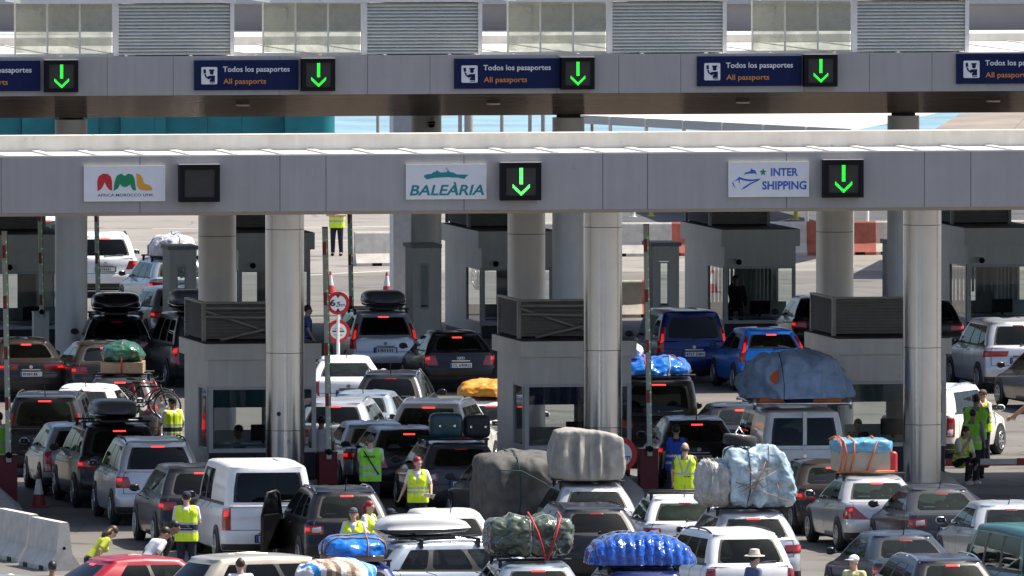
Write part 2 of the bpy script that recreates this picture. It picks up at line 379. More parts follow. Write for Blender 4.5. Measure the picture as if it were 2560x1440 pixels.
# ---------------------------------------------------------------- rear gantry roof
rg = thing('gantry_roof', 'rear gantry roof with brown glossy underside, passport lane signs and louvred boxes on it', 'gantry', (0, 360.0, 0), YAW)
RZ0, RZ1 = zat(234, 360.0), zat(137, 360.0)
fa = MB(); fa.box(-34, 34, .03, .3, RZ0, RZ1, 1); prev = -34
for j in [locR(x, 185)[0] for x in (-640, -480, -200, -42, 117 - 120, 268, 433, 700, 919, 1075, 1392, 1547, 1702, 2010, 2174, 2330, 2486 + 150, 2800)] + [34]:
    fa.box(prev + .005, j - .005, 0, .028, RZ0, RZ1 - .004); prev = j
fa.build('fascia', [M_PANEL, M_JOINT], rg)
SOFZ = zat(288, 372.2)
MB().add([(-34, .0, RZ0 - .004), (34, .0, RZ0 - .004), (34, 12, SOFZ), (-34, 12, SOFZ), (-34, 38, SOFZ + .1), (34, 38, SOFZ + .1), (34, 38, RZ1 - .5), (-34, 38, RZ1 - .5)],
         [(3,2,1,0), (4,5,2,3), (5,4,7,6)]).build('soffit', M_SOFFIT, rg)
ro = MB().box(-34, 34, .31, 10, RZ1 - .1, RZ1 - .01)
u = -34
while u < 34: ro.box(u, u + .05, .33, 9.98, RZ1 - .009, RZ1 + .015); u += 1.55
ro.build('roof', M_ROOFW, rg)
up = MB().box(-34, 34, 10.01, 10.5, RZ1 - .1, RZ1 + .19)
up.add([(-34, 10.51, RZ1 + .15), (34, 10.51, RZ1 + .15), (34, 38, RZ1 - .48), (-34, 38, RZ1 - .48)], [(0,1,2,3)])
up.build('parapet', M_ROOFW, rg)
lens_m = mat('pale lamp glass', (0.72, 0.72, 0.70), 0.25)
for k, x in enumerate((-20, 607, 1233, 1857, 2483)):
    v = 5.0; u = locR(x, 258, v)[0]; z = RZ0 + (SOFZ - RZ0) * v / 12.0
    MB().cyl((0, 0, -.045), .17, .04, 20, 0).build('ceiling_light', lens_m, rg, (u, v, z))
cmR = column_mb(.395, SOFZ - .08, [4.9], .1).mesh('column', [M_COLPAINT, M_JOINT])
for x, Y in ((178, 371.5), (1421, 373), (2258, 374.5), (1065, 388)):
    h = SOFZ - .08
    u, v = backR(Vector((xat(x, 600, Y), Y, 0))); obj('column', cmR, rg, (u, v, 0), scale=(1.03 if Y > 390 else 1, 1.03 if Y > 390 else 1, 1))
MB().box(-.26, .26, -.3, .3, 0, SOFZ - .06).build('pillar', mat('pale blue steel', (0.74, 0.80, 0.86), 0.5, 0.0), rg, (*backR(Vector((xat(1003, 650, 402), 402, 0))), 0))

# louvred plant boxes and glass screens standing on the rear gantry
def slats(mb, x0, x1, y, z0, z1, n, depth=.12, mi=0, dark=1, tilt=.6):
    h = (z1 - z0) / n
    mb.box(x0, x1, y + depth + .02, y + depth + .05, z0, z1, dark)
    for i in range(n):
        z = z0 + i*h
        mb.add([(x0, y, z + h*.10), (x1, y, z + h*.10), (x1, y + depth, z + h*.95), (x0, y + depth, z + h*.95), (x0, y + .012, z + .0), (x1, y + .012, z + .0)],
               [(0,1,2,3), (4,5,1,0)], mi)
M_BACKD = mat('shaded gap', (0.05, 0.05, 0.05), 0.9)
box_spots = [(297, 575, 140), (918, 1195, 137), (1531, 1806, 132), (2143, 2412, 127), (-316, -40, 143)]
for i, (xa, xb, yb) in enumerate(box_spots):
    u0 = locR(xa, yb, .7)[0]; u1 = locR(xb, yb, .7)[0]; W = u1 - u0
    wl = worldR((u0 + u1)/2, .7)
    t = thing('louvred_box', ['white framed plant box with light louvres above the leftmost full passport sign', 'white framed plant box with light louvres between the first two whole passport signs',
              'white framed plant box with light louvres left of the third passport sign', 'white framed plant box with light louvres nearest the right edge of the roof',
              'white framed plant box with light louvres at the left edge of the roof'][i], 'plant box', (wl.x, wl.y, RZ1), YAW, 'louvred boxes on the rear gantry')
    zt = 1.22
    b = MB(); slats(b, -W/2, W/2, 0, .02, zt, 15); b.build('louvre', [M_LOUVREL, M_BACKD], t)
    b = MB(); b.box(-W/2 - .13, -W/2 - .004, -.03, .15, 0, zt + .02); b.box(W/2 + .004, W/2 + .1, -.03, .15, 0, zt + .02)
    b.box(-W/2 - 2.35, W/2 + .12, -.1, 2.5, zt + .021, zt + .21); b.build('frame', M_WHITE, t)
    b = MB().box(-W/2 + .45, W/2, .2, 2.4, .0, zt); b.build('wall', M_WHITE, t)
    # glass screen running back and to the left of the box
    a = Vector((-W/2 - .14, .1, 0)); e = Vector((-2.12 + a.x, 1.5, 0)); d = e - a
    for k in range(3):
        p, q = a + d*(k/3 + .006), a + d*((k+1)/3 - .006)
        MB().add([(p.x, p.y, .03), (q.x, q.y, .03), (q.x, q.y, zt - .01), (p.x, p.y, zt - .01)], [(0,1,2,3)]).build('glass_pane', M_GLASSG, t)
        MB().box(-.02, .02, -.02, .02, 0, zt).build('mullion', M_LOUVREL, t, (a + d*((k+1)/3)))

# ---------------------------------------------------------------- lane signals and signs
def arrow_dots(mb, cx, cz, h, step, y, mi):
    r = step*.35
    def dot(x, z): mb.add([(cx+x-r, y, cz+z-r), (cx+x+r, y, cz+z-r), (cx+x+r, y, cz+z+r), (cx+x-r, y, cz+z+r)], [(0,1,2,3)], mi)
    n = int(h / step)
    for i in range(int(n*.66)):
        for j in range(3): dot((j-1)*step, h/2 - i*step)
    m_ = int(n*.37)
    for i in range(m_):
        for sx in (-1, 1):
            for j in range(3): dot(sx*(i+.4)*step, -h/2 + i*step*.95 + j*step)
def signal(locfn, worldfn, x0, x1, y0, y1, arrow, label, lit, dotm):
    ua, za = locfn(x0, (y0+y1)/2)[0], locfn((x0+x1)/2, y1)[1]; ub, zb = locfn(x1, (y0+y1)/2)[0], locfn((x0+x1)/2, y0)[1]
    W, H = ub-ua, zb-za; p = worldfn((ua+ub)/2, -.12, (za+zb)/2)
    t = thing('lane_signal', label, 'lane signal', p, YAW, 'square lane signals on the gantries')
    b = MB(); b.box(-W/2, W/2, -.10, .11, -H/2, H/2); e = W*.12
    for (a, c, d, f) in ((-W/2, W/2, H/2-e, H/2), (-W/2, W/2, -H/2, -H/2+e), (-W/2, -W/2+e, -H/2+e, H/2-e), (W/2-e, W/2, -H/2+e, H/2-e)): b.box(a, c, -.14, -.101, d, f)
    b.box(-W/2-.01, W/2+.01, -.16, .1, H/2+.001, H/2+.012, 1)
    b.build('housing', [M_DARK, M_PANEL], t)
    MB().box(-W/2+e, W/2-e, -.112, -.102, -H/2+e, H/2-e).build('screen', M_SCREEN, t)
    if lit:
        b = MB(); arrow_dots(b, 0, 0, H*.70, H*.034, -.116, 0); b.build('arrow', dotm, t)
for (x, y0, y1, lb) in ((151, 150, 230, 'black signal with lit green arrow at the left end of the rear gantry'), (793, 146, 227, 'black signal with lit green arrow beside the first whole passport sign'),
                        (1441, 143, 223, 'black signal with lit green arrow beside the middle passport sign'), (2048, 136, 216, 'black signal with lit green arrow on the rear gantry above the star and ship sign')):
    signal(locR, worldR, x-42, x+41, y0, y1, 1, lb, True, M_GREEN)
signal(locF, worldF, 445, 545, 411, 504, 0, 'unlit blank black lane signal beside the red green and yellow sign', False, None)
signal(locF, worldF, 1248, 1348, 406, 500, 1, 'black signal with bright green arrow beside the teal ship sign', True, M_GREENB)
signal(locF, worldF, 2054, 2153, 399, 493, 1, 'black signal with green arrow beside the blue ship and star sign', True, M_GREEN)

def passport_sign(x0, x1, y0, y1, label):
    ym = (y0+y1)/2; ua = locR(x0, ym)[0]; ub = locR(x1, ym)[0]; zb = locR((x0+x1)/2, y0)[1]; za = locR((x0+x1)/2, y1)[1]
    W, H = ub-ua, zb-za; p = worldR((ua+ub)/2, -.04, (za+zb)/2)
    t = thing('lane_sign', label, 'sign', p, YAW, 'navy passport signs on the rear gantry')
    MB().box(-W/2, W/2, -.03, .035, -H/2, H/2).build('board', M_NAVYSIGN, t)
    X = lambda px: -W/2 + W*(px-485)/260.0
    Z = lambda py: H/2 - H*(py-150)/75.0
    b = MB(); letters(b, 'Todos los pasaportes', X(556), X(723), Z(183.5), Z(166), -.033, bold=.014); b.build('lettering', M_TXTW, t)
    b = MB(); letters(b, 'All passports', X(557), X(664), Z(213.5), Z(196), -.033, bold=.014); o = b.build('lettering', M_ORANGETXT, t); o['label'] = 'orange lettering'
    b = MB()
    b.poly([(X(a), Z(c)) for a, c in ((504,167),(540,167),(542,169),(542,208),(540,210),(504,210),(502,208),(502,169))], -.031, .003, 0)
    P = lambda pts: b.poly([(X(a), Z(c)) for a, c in pts], -.035, .003, 1)
    P(((522,173),(534,173),(535,176),(532,178),(533,183),(530,186),(526,186),(523,183),(524,178),(521,176)))            # capped head
    P(((516,192),(521,189),(536,188),(536,204),(523,204),(523,199),(527,195),(520,198),(512,192),(509,184),(513,184),(515,189)))  # body, raised arm
    P(((507,173),(513,172),(514,182),(508,183)))                                                                          # passport
    P(((524,205.5),(536,205.5),(536,207.5),(524,207.5)))
    b.build('pictogram', [M_TXTW, M_NAVYSIGN], t)
passport_sign(485, 745, 150, 225, 'navy passport sign, left one of the three seen whole')
passport_sign(1135, 1398, 146, 221, 'navy passport sign above the teal ship sign, middle of the three seen whole')
passport_sign(1742, 2003, 140, 215, 'navy passport sign, right one of the three seen whole')
passport_sign(2390, 2651, 134, 209, 'navy passport sign cut off by the right edge of the photo')
passport_sign(-162, 100, 152, 228, 'navy passport sign cut off by the left edge of the photo')

def company_sign(x0, x1, y0, y1, label, draw):
    ym = (y0+y1)/2; ua = locF(x0, ym)[0]; ub = locF(x1, ym)[0]; zb = locF((x0+x1)/2, y0)[1]; za = locF((x0+x1)/2, y1)[1]
    W, H = ub-ua, zb-za; p = worldF((ua+ub)/2, -.03, (za+zb)/2)
    t = thing('company_sign', label, 'sign', p, YAW, 'white ferry company signs on the front gantry')
    MB().box(-W/2+.02, W/2-.02, -.02, .026, -H/2+.02, H/2-.02).build('board', M_SIGNW, t)
    b = MB()
    for (a, c, d, f) in ((-W/2, W/2, H/2-.02, H/2), (-W/2, W/2, -H/2, -H/2+.02), (-W/2, -W/2+.02, -H/2+.02, H/2-.02), (W/2-.02, W/2, -H/2+.02, H/2-.02)): b.box(a, c, -.026, .026, d, f)
    b.build('frame', M_LOUVREL, t)
    X = lambda px: -W/2 + W*(px-x0)/(x1-x0)
    Z = lambda py: H/2 - H*(py-y0)/(y1-y0)
    draw(t, X, Z)
C_TEAL = mat('teal print', (0.0, 0.22, 0.24), 0.5, var=.02); C_BLUE = mat('blue print', (0.02, 0.10, 0.42), 0.5, var=.02)
C_R = mat('red print', (0.52, 0.015, 0.02), 0.5, var=.02); C_G = mat('green print', (0.0, 0.22, 0.09), 0.5, var=.02); C_Y = mat('yellow print', (0.68, 0.33, 0.03), 0.5, var=.02)
def smooth_poly(pts, n=4):
    out = []; N = len(pts)
    for i in range(N):
        p0, p1, p2, p3 = [Vector(pts[(i+k-1) % N]) for k in range(4)]
        for k in range(n):
            s = k / n
            out.append(tuple(0.5*((2*p1) + (p2-p0)*s + (2*p0-5*p1+4*p2-p3)*s*s + (3*p1-p0-3*p2+p3)*s**3)))
    return out
def draw_aml(t, X, Z):
    b = MB(); f = lambda pts, mi: b.poly([(X(a), Z(c)) for a, c in pts], -.021, .004, mi)
    f([(243,477),(242,452),(246,440),(256,433.5),(268,434),(276,441),(279,453),(279.5,476),(272,474),(265,465),(261,455),(257,464),(251,473)], 0)
    f([(283,477),(285,455),(291,439),(302,433.5),(311,440),(320,433.5),(331,437),(336,449),(339,477),(330,474),(324,461),(318,466),(311,467.5),(305,466),(299,460),(294,471)], 1)
    f([(340,433),(350,437),(356,446),(358,457),(364,461),(373,463),(379,470),(380,476),(358,476.5),(347,473),(341,463)], 2)
    b.build('emblem', [C_R, C_G, C_Y], t)
    b = MB(); letters(b, 'AFRICA MOROCCO LINK', X(243), X(383), Z(491), Z(484), -.023, bold=.012); b.build('lettering', mat('navy print', (0.03, 0.045, 0.12), .5), t)
company_sign(209, 412, 414, 503, 'white sign with red green and yellow letters, leftmost of the front gantry', draw_aml)
def draw_bal(t, X, Z):
    b = MB(); b.poly([(X(a), Z(c)) for a, c in [(1058,439),(1066,435),(1078,434),(1082,430),(1089,429),(1090,424),(1097,429.5),(1101,431),(1116,430),(1118,425),(1113,419),(1115,418.5),(1122,428),(1125,430.5),(1132,431),(1141,436),(1171,437),(1164,442),(1160,447.5),(1143,444),(1115,442.5),(1085,444),(1066,448),(1061,444)]], -.021, .004)
    b.build('emblem', C_TEAL, t)
    b = MB(); letters(b, 'BALEÀRIA', X(1023), X(1209), Z(488), Z(455), -.023, bold=.022, shear=.22); b.build('lettering', C_TEAL, t)
company_sign(1014, 1215, 410, 498, 'white sign with teal ship and slanted teal letters, middle of the front gantry', draw_bal)
def draw_int(t, X, Z):
    b = MB(); f = lambda pts, mi=0: b.poly([(X(a), Z(c)) for a, c in pts], -.021, .004, mi)
    f([(1858,438),(1862,430.5),(1873,428),(1876,424),(1878,419.5),(1880,424),(1886,424.5),(1889,430),(1891,437.5),(1887,433),(1870,433.5),(1864,434)])
    f([(1832,453),(1842,446.5),(1847,441),(1851,443),(1860,446.5),(1878,448.5),(1901,446),(1892,450),(1874,453),(1858,450.5),(1849,447.5),(1838,451)])
    f([(1901,446),(1893,452),(1876,460),(1862,469.5),(1852,473.5),(1858,467),(1874,457),(1890,450.5)])
    f([(1829,456),(1832,454.5),(1834,462),(1839,470),(1833,465)])
    f([(1845,447),(1848,448),(1848,455),(1850,459.5),(1846,455)])
    st = []
    for k in range(10):
        a = math.pi/2 + k*math.pi/5; r = 10.5 if k % 2 == 0 else 4.2
        st.append((1906.5 + r*math.cos(a)*.95, 430 - r*math.sin(a)))
    f(st, 1)
    b.build('emblem', [C_BLUE, C_G], t)
    b = MB(); letters(b, 'INTER', X(1926), X(1994), Z(440), Z(420), -.023, bold=.03); letters(b, 'SHIPPING', X(1904), X(2015), Z(474), Z(452.5), -.023, bold=.03); b.build('lettering', C_BLUE, t)
company_sign(1820, 2021, 404, 492, 'white sign with blue ship, green star and blue letters, rightmost of the front gantry', draw_int)
# ---------------------------------------------------------------- control booths
M_TEALB = mat('teal roller blind', (0.015, 0.12, 0.15), 0.6, var=.1); M_NAVYB = mat('navy roller blind', (0.015, 0.025, 0.11), 0.6, var=.1); M_GREYB = mat('grey green roller blind', (0.22, 0.26, 0.25), 0.6, var=.1)
M_SEAT = mat('dark office fabric', (0.03, 0.032, 0.04), 0.9); M_DESK = mat('grey desk laminate', (0.30, 0.30, 0.30), 0.5)
M_PAPER = mat('white paper', (0.8, 0.8, 0.78), 0.6)
M_CURT = mat('pale curtain', (0.55, 0.56, 0.50), 0.9, var=.1)
def booth(p, W, dp, z, lv, label, braces, blind, group, cam_=False, curtain=False):
    z0, z1, z2, z3, z4 = z          # window sill, window head, header top, ledge top, louvre top
    t = thing('control_booth', label, 'booth', p, YAW, group)
    h = W/2; e = .09; zf = .44 if z0 > .8 else .1
    b = MB(); b.box(-h+.02, h-.02, .03, dp-.03, 0.43 if z0 > .8 else .02, z0 - .06); b.build('plinth', M_NAVY, t)
    b = MB()                                                     # panels above, behind and on the sides
    b.box(-h, h, 0, .06, z1 + .06, z2); b.box(-h, -h+.06, .062, dp, z1 + .06, z2); b.box(h-.06, h, .062, dp, z1+.06, z2); b.box(-h+.062, h-.062, dp-.06, dp, z1+.06, z2)
    sy = dp*.42
    for sx in (-1, 1):
        a, c = (-h, -h+.06) if sx < 0 else (h-.06, h)
        b.box(a, c, sy, dp, zf, z1 + .058)
        b.box(a, c, .12, sy-.002, zf, z0 - .05)
    b.box(-h+.062, -h*.45, dp-.06, dp, zf, z1+.058); b.box(h*.45, h-.062, dp-.06, dp, zf, z1+.058); b.box(-h*.45+.002, h*.45-.002, dp-.06, dp, zf, z0+.25)
    b.box(-h+.002, -h + .008, dp*.66, dp*.66+.012, zf, z2, 1)
    b.build('wall', [M_BOOTH, M_JOINT], t)
    b = MB(); o = .10
    b.box(-h-o, h+o, -o, dp+o, z2+.002, z3); b.box(-h-o+.03, h+o-.03, -o+.03, dp+o-.03, z3+.001, z3+.015, 1)
    b.box(-h+.1, h-.1, .1, dp-.1, z2-.05, z2+.001)
    b.build('roof', [M_BOOTH, M_BACKD], t)
    b = MB()                                                     # louvred screen on the roof
    x0, x1, y0, y1 = -h+.02, h-.25, lv, dp+.1
    zb = z3 + .06
    slats(b, x0+.07, x1-.07, y0, zb, z4-.05, 11, .09)
    n = 13; hh = (z4-.05-zb)/n
    for i in range(n):
        zz = zb + i*hh
        b.add([(x0, y0+.1, zz+hh*.15), (x0, y1-.1, zz+hh*.15), (x0+.09, y1-.1, zz+hh*.95), (x0+.09, y0+.1, zz+hh*.95)], [(3,2,1,0)], 0)
    b.box(x0+.1, x0+.12, y0+.1, y1-.1, zb, z4-.05, 1)
    for (xx, yy) in ((x0, y0-.01), (x1-.07, y0-.01), (x0, y1-.1)): b.box(xx-.004, xx+.074, yy, yy+.1, z3+.02, z4-.04)
    b.box(x0-.01, x1+.01, y0-.03, y0+.10, z4-.039, z4); b.box(x0-.01, x0+.10, y0+.101, y1, z4-.039, z4)
    b.box(x0+.12, x1, y0+.14, y1, z3+.02, z4-.10, 1)
    o2 = b.build('louvre', [M_LOUVRE, M_BACKD], t)
    if braces:
        b = MB(); yy = y0 - .06
        for (xa, za, xb, zc) in ((x0+.05, z4-.18, x1*.65, zb+.04), (x0+.05, z4-.30, x1, zb+.42), (x0+.35, zb-.02, x1, zb+.36), (x0+.05, z4-.12, x1, z4-.14)):
            b.tube([(xa, yy, za), (xb, yy, zc)], .035, 4); yy -= .05
        b.build('brace', M_LOUVRE, t)
    # windows
    def win(xa, xb, M, nm):
        f = MB()
        for (a, c, d, g2) in ((xa, xb, z1-.005, z1+.058), (xa, xb, z0-.055, z0+.03), (xa, xa+e, z0+.031, z1-.006), (xb-e, xb, z0+.031, z1-.006)): f.box(a, c, -.015, .05, d, g2, 0, M)
        fo = f.build('window_frame', M_FRAME, t)
        MB().add([(xa+e, .02, z0+.03), (xb-e, .02, z0+.03), (xb-e, .02, z1-.005), (xa+e, .02, z1-.005)], [(0,1,2,3)], 0, False, M).build('pane', M_GLASS, fo)
    win(-h, h, None, 'w')
    Ml = Matrix.Translation((-h, 0, 0)) @ Matrix.Rotation(R(-90), 4, 'Z')       # left side: its own x runs from back to front
    win(-sy+.002, -.11, Ml, 'w')
    if blind: MB().box(-h+e, h-e, .07, .085, z1 - (z1-z0)*.30, z1).build('blind', blind, t)
    if curtain:
        c = MB(); xx = -h + e
        while xx < h - e: c.box(xx, xx+.06, dp*.5 + .02*math.sin(xx*40), dp*.5 + .03, z0+.1 + (.5 if abs(xx) < .35 else 0), z1); xx += .10 if abs(xx) > .2 else .2
        c.build('curtain', M_CURT, t)
    b = MB(); b.box(-h+.1, h-.1, .3, .95, z0+.06, z0+.10); b.box(-.15, .38, .55, .60, z0+.16, z0+.50, 1); b.box(.08, .14, .56, .59, z0+.10, z0+.16, 1)
    b.box(h-.62, h-.2, .22, .24, z0+.12, z0+.5, 2)
    b.build('desk', [M_DESK, M_DARK, M_PAPER], t)
    if cam_:
        b = MB(); b.box(-.05, .05, -.1, -.001, -.04, .04, 0); b.ball((0, -.14, -.05), .075, 14, 9, 1)
        b.build('camera_dome', [M_FRAME, M_DARK], t, (-h*.62, 0, z1 + .22))
    return t
FB = ((656, 'grey front booth with braced roof screen, under the red green yellow sign', M_TEALB, True),
      (1445, 'grey front booth with braced roof screen, under the teal ship sign', M_NAVYB, True),
      (2233, 'grey front booth with plain closed roof screen, by the van with the big tarp', M_GREYB, False))
BOOTHS = []
for x, lb, bl, br in FB:
    D = 316.8 + (x-1445)/788*6.75*math.sin(YAW); p = Vector((xat(x, 1000, D), D, 0)); BOOTHS.append(p)
    booth(p, 2.26, 3.3, (1.06, 2.32, 2.94, 3.27, 4.10), .95, lb, br, bl, 'front row booths')
RB = ((79, 'shaded rear booth at the left edge of the photo'), (686, 'shaded rear booth half hidden behind the leftmost front column'), (1293, 'shaded rear booth behind the second steel column, above the black hatchback'),
      (1900, 'rear booth with a seated officer and pale curtains in its window'), (2507, 'shaded rear booth at the right edge of the photo'))
for x, lb in RB:
    D = 389 + (x-1293)/607*6.3*math.sin(YAW); p = Vector((xat(x, 700, D), D, 0))
    booth(p, 1.86, 5.5, (.37, 1.73, 2.30, 2.73, 3.6), 2.2, lb, False, None, 'rear row booths', True, x > 1400)
for x, lb in ((458, 'small grey inspection cabin beside the rear booth left of the leftmost front column'), (1066, 'small grey inspection cabin beside the pale blue pillar'), (1665, 'small grey inspection cabin above the dark blue minivan'), (2262, 'small grey inspection cabin hidden behind the rightmost front column')):
    D = 384 + (x-1066)/607*6.3*math.sin(YAW); p = Vector((xat(x, 700, D), D, 0))
    t = thing('inspection_cabin', lb, 'cabin', p, YAW, 'small cabins of the rear row')
    b = MB(); hx = .34
    b.box(-hx, hx, 0, .05, 0, .95); b.box(-hx, hx, 0, .05, 2.12, 2.5); b.box(-hx, -hx+.16, 0, .05, .951, 2.119); b.box(hx-.26, hx, 0, .05, .951, 2.119)
    b.box(-hx, -hx+.05, .051, 1.2, 0, 2.5); b.box(hx-.05, hx, .051, 1.2, 0, 2.5); b.box(-hx+.051, -.05, 1.15, 1.2, 0, 2.5); b.box(-.049, hx-.051, 1.15, 1.2, 0, 1.0); b.box(-.049, hx-.051, 1.15, 1.2, 2.1, 2.5)
    b.build('wall', M_BOOTH, t)
    MB().box(-hx-.05, hx+.05, -.05, 1.25, 2.501, 2.6).build('roof', M_PANEL, t)
    fo = MB().box(-hx+.16, -hx+.2, -.012, .04, .96, 2.11).box(hx-.3, hx-.26, -.012, .04, .96, 2.11).box(-hx+.2, hx-.3, -.012, .04, .96, 1.0).box(-hx+.2, hx-.3, -.012, .04, 2.07, 2.11).build('window_frame', M_FRAME, t)
    MB().add([(-hx+.2, .02, 1.0), (hx-.3, .02, 1.0), (hx-.3, .02, 2.07), (-hx+.2, .02, 2.07)], [(0,1,2,3)]).build('pane', M_GLASS, fo)

# ---------------------------------------------------------------- concrete traffic islands with sloping noses
def island(p, label, w=2.3, n0=-9.0, n1=.15, back=5.0, h=.5):
    t = thing('traffic_island', label, 'traffic island', p, YAW, 'sloping concrete island noses')
    b = MB(); hw = w/2
    v = [(-hw-.35, n1-.3, 0), (hw+.35, n1-.3, 0), (.5, n0, 0), (-.5, n0, 0), (-hw+.25, n1-.6, h), (hw-.25, n1-.6, h), (.12, n0+2.6, h*.42), (-.12, n0+2.6, h*.42)]
    b.add(v, [(0,3,7,4), (3,2,6,7), (2,1,5,6), (4,7,6,5), (1,0,4,5)])
    b.build('nose', M_CONCG, t)
    MB().box(-hw-.1, hw+.1, n1-.29, back, 0, .42).build('kerb', M_CONC, t)
    return t
for (x, D0, lb) in ((-135, 315.0, 'smooth grey sloping concrete island nose at the left edge, behind the concrete barriers'), (650, 315.6, 'sloping concrete island nose under the leftmost front column'),
                (1447, 316.8, 'smooth grey sloping concrete island nose beside the grey canvas load'), (2240, 318.0, 'smooth grey sloping concrete island nose below the seated woman')):
    island(Vector((xat(x, 1150, D0), D0, 0)), lb)

# ---------------------------------------------------------------- barrier arms
def barrier(x, ytop, D, label, box=True, group='raised barrier arms', tilt=-.018):
    p = Vector((xat(x, 1000, D), D, 0)); L = zat(ytop, D) - 1.0
    t = thing('barrier_gate', label, 'barrier', p, YAW, group)
    b = MB(); b.box(-.19, .19, -.16, .2, 0, 1.0); b.box(-.20, .20, -.17, .21, 1.001, 1.03)
    b.build('cabinet', M_MAROON if box else M_BOOTH, t)
    a = MB(); a.box(-.055, .045, -.03, .03, -.15, L, 0); a.box(.0452, .058, -.03, .03, -.15, L, 1)
    k = .28
    while k < L - .3:
        zz = L - k - .28; a.box(-.062, .012, -.036, -.0302, zz, zz + .27, 2); k += 1.05
    a.box(-.058, .06, -.034, .034, L, L+.02, 3)
    ao = a.build('arm', [M_WHITE, M_MAROON, mat('red reflective tape', (0.42, 0.02, 0.03), .35), M_DARK], t, (0, -.22, 1.03)); ao.rotation_euler = (0, tilt, 0)
    l = MB(); z = .05
    while z < L - .05: l.ball((.028, -.036, z), (.006, .006, .010), 6, 4); z += .22 + .04*math.sin(z*9)
    l.build('led_strip', M_GREEN, ao)
    MB().cyl((0, -.26, 1.03), .07, .2, 16, axis='y').build('pivot', M_DARK, t)
barrier(818, 572, 315.6, 'raised striped barrier arm on a maroon cabinet, left of the round height sign')
barrier(1620, 565, 316.8, 'raised red and white barrier arm on a maroon cabinet, right of the middle front booth')
barrier(18, 580, 314.4, 'raised striped barrier arm on a maroon cabinet at the left edge')
barrier(102, 500, 381, 'raised red and white barrier arm left of the leftmost rear column', False, 'raised barrier arms of the rear row')
barrier(243, 500, 379, 'raised red and white barrier arm right of the leftmost rear column', False, 'raised barrier arms of the rear row')
barrier(875, 505, 382, 'raised red and white barrier arm behind the two round signs', False, 'raised barrier arms of the rear row')
# the lowered arm at the right edge
p = gnd(2640, 1205); t = thing('barrier_gate', 'lowered red and white barrier arm pointing left at the right edge, behind the seated woman', 'barrier', p, YAW)
MB().box(-.19, .19, -.16, .2, 0, 1.0).build('cabinet', M_MAROON, t)
MB().box(-4.2, .3, -.24, -.20, .40, .52, 0).box(-2.45, -2.1, -.246, -.241, .39, .53, 1).box(-.9, -.5, -.246, -.241, .39, .53, 1).box(-4.2, .3, -.24, -.2, .37, .399, 1).build('arm', [M_WHITE, M_RED], t)

# ---------------------------------------------------------------- round signs
M_SRED = mat('red sign ring', (0.50, 0.012, 0.015), 0.4, var=.03)
def round_sign(px, py, Y, r, label, draw, zpole=True):
    p = pos(px, py, Y); t = thing('round_sign', label, 'sign', (p.x, p.y, p.z), R(2), 'round red ringed signs')
    b = MB(); b.cyl((0, -.012, 0), r, .024, 48, axis='y'); b.build('plate', M_SRED, t)
    b = MB(); b.cyl((0, -.018, 0), r*.70, .005, 48, axis='y'); b.build('face', M_SIGNW, t)
    b = MB(); draw(b, r); b.build('lettering', M_BLACK, t)
    MB().cyl((0, .05, -p.z), .035, p.z + r*.9, 12).build('pole', M_LOUVREL, t)
def d65(b, r):
    letters(b, '6', -r*.72, -r*.22, -r*.27, r*.33, -.021, bold=.035); letters(b, '5', -r*.10, r*.22, -r*.3, r*.12, -.021, bold=.02); letters(b, ',', -r*.19, -r*.10, -r*.36, -r*.2, -.021); letters(b, 'm', r*.27, r*.62, -r*.3, -r*.08, -.021, bold=.01)
    b.poly([(-r*.2, r*.72), (r*.2, r*.72), (0, r*.42)], -.019, .003); b.poly([(-r*.2, -r*.72), (0, -r*.42), (r*.2, -r*.72)], -.019, .003)
def dcp(b, r):
    letters(b, 'CONTROL', -r*.42, r*.42, r*.14, r*.30, -.021, bold=.01); letters(b, 'POLICIA', -r*.36, r*.36, -r*.40, -r*.25, -.021, bold=.01)
    b.box(-r*.52, r*.52, -.022, -.019, -r*.07, r*.06)
round_sign(845, 758, 352, .268, 'round white sign with red ring reading 6,5m, above the police control sign', d65)
round_sign(846, 828, 352.2, .268, 'round white sign with red ring reading control policia', dcp)
round_sign(1549, 1136, 311.5, .36, 'round 6,5m height sign half hidden behind the grey canvas load', d65)
round_sign(1446, 748, 386, .29, 'round red ringed sign mostly hidden behind the middle front column', d65)

# ---------------------------------------------------------------- concrete barriers and cones
def jersey_mesh(L, mats, mi=0):
    prof = [(-.30, 0), (-.30, .08), (-.145, .33), (-.09, .86), (-.07, .9), (.07, .9), (.09, .86), (.145, .33), (.30, .08), (.30, 0)]
    b = MB(); n = len(prof); vs = []
    for x in (-L/2, L/2): vs += [(x, p[0], p[1]) for p in prof]
    b.add(vs, [(i, n+i, n+(i+1) % n, (i+1) % n)[::-1] for i in range(n)] + [list(range(n)), list(range(n, 2*n))[::-1]], mi)
    for sx in (-.55, .55):
        for sy in (-1, 1): b.box(sx-.14, sx+.14, sy*.302 - .006, sy*.302 + .006, 0.001, .085, 1)
    for sx in (-1, 1): b.cyl((sx*(L/2 + .002) - .002, 0, .42), .03, .006, 10, 1, axis='x')
    return b
def barrier_block(px, py, rz, label, L, m, group, z0=0):
    p = gnd(px, py); o = jersey_mesh(L, None).build('concrete_barrier', [m, M_DARK]); o.location = (p.x, p.y, z0); o.rotation_euler = (0, 0, rz); o.scale = (1, 1.0, 1.08)
    tag(o, label, 'barrier', group); return o
M_JW = mat('whitewashed concrete', (0.58, 0.55, 0.49), 0.8, var=.12, scale=4, bump=.2, bscale=20); M_JR = mat('faded red barrier paint', (0.40, 0.11, 0.075), 0.75, var=.15, scale=4)
barrier_block(985, 664, R(12), 'white concrete barrier standing on the sunlit ground beside the pale blue pillar', 2.3, M_JW, 'concrete barriers')
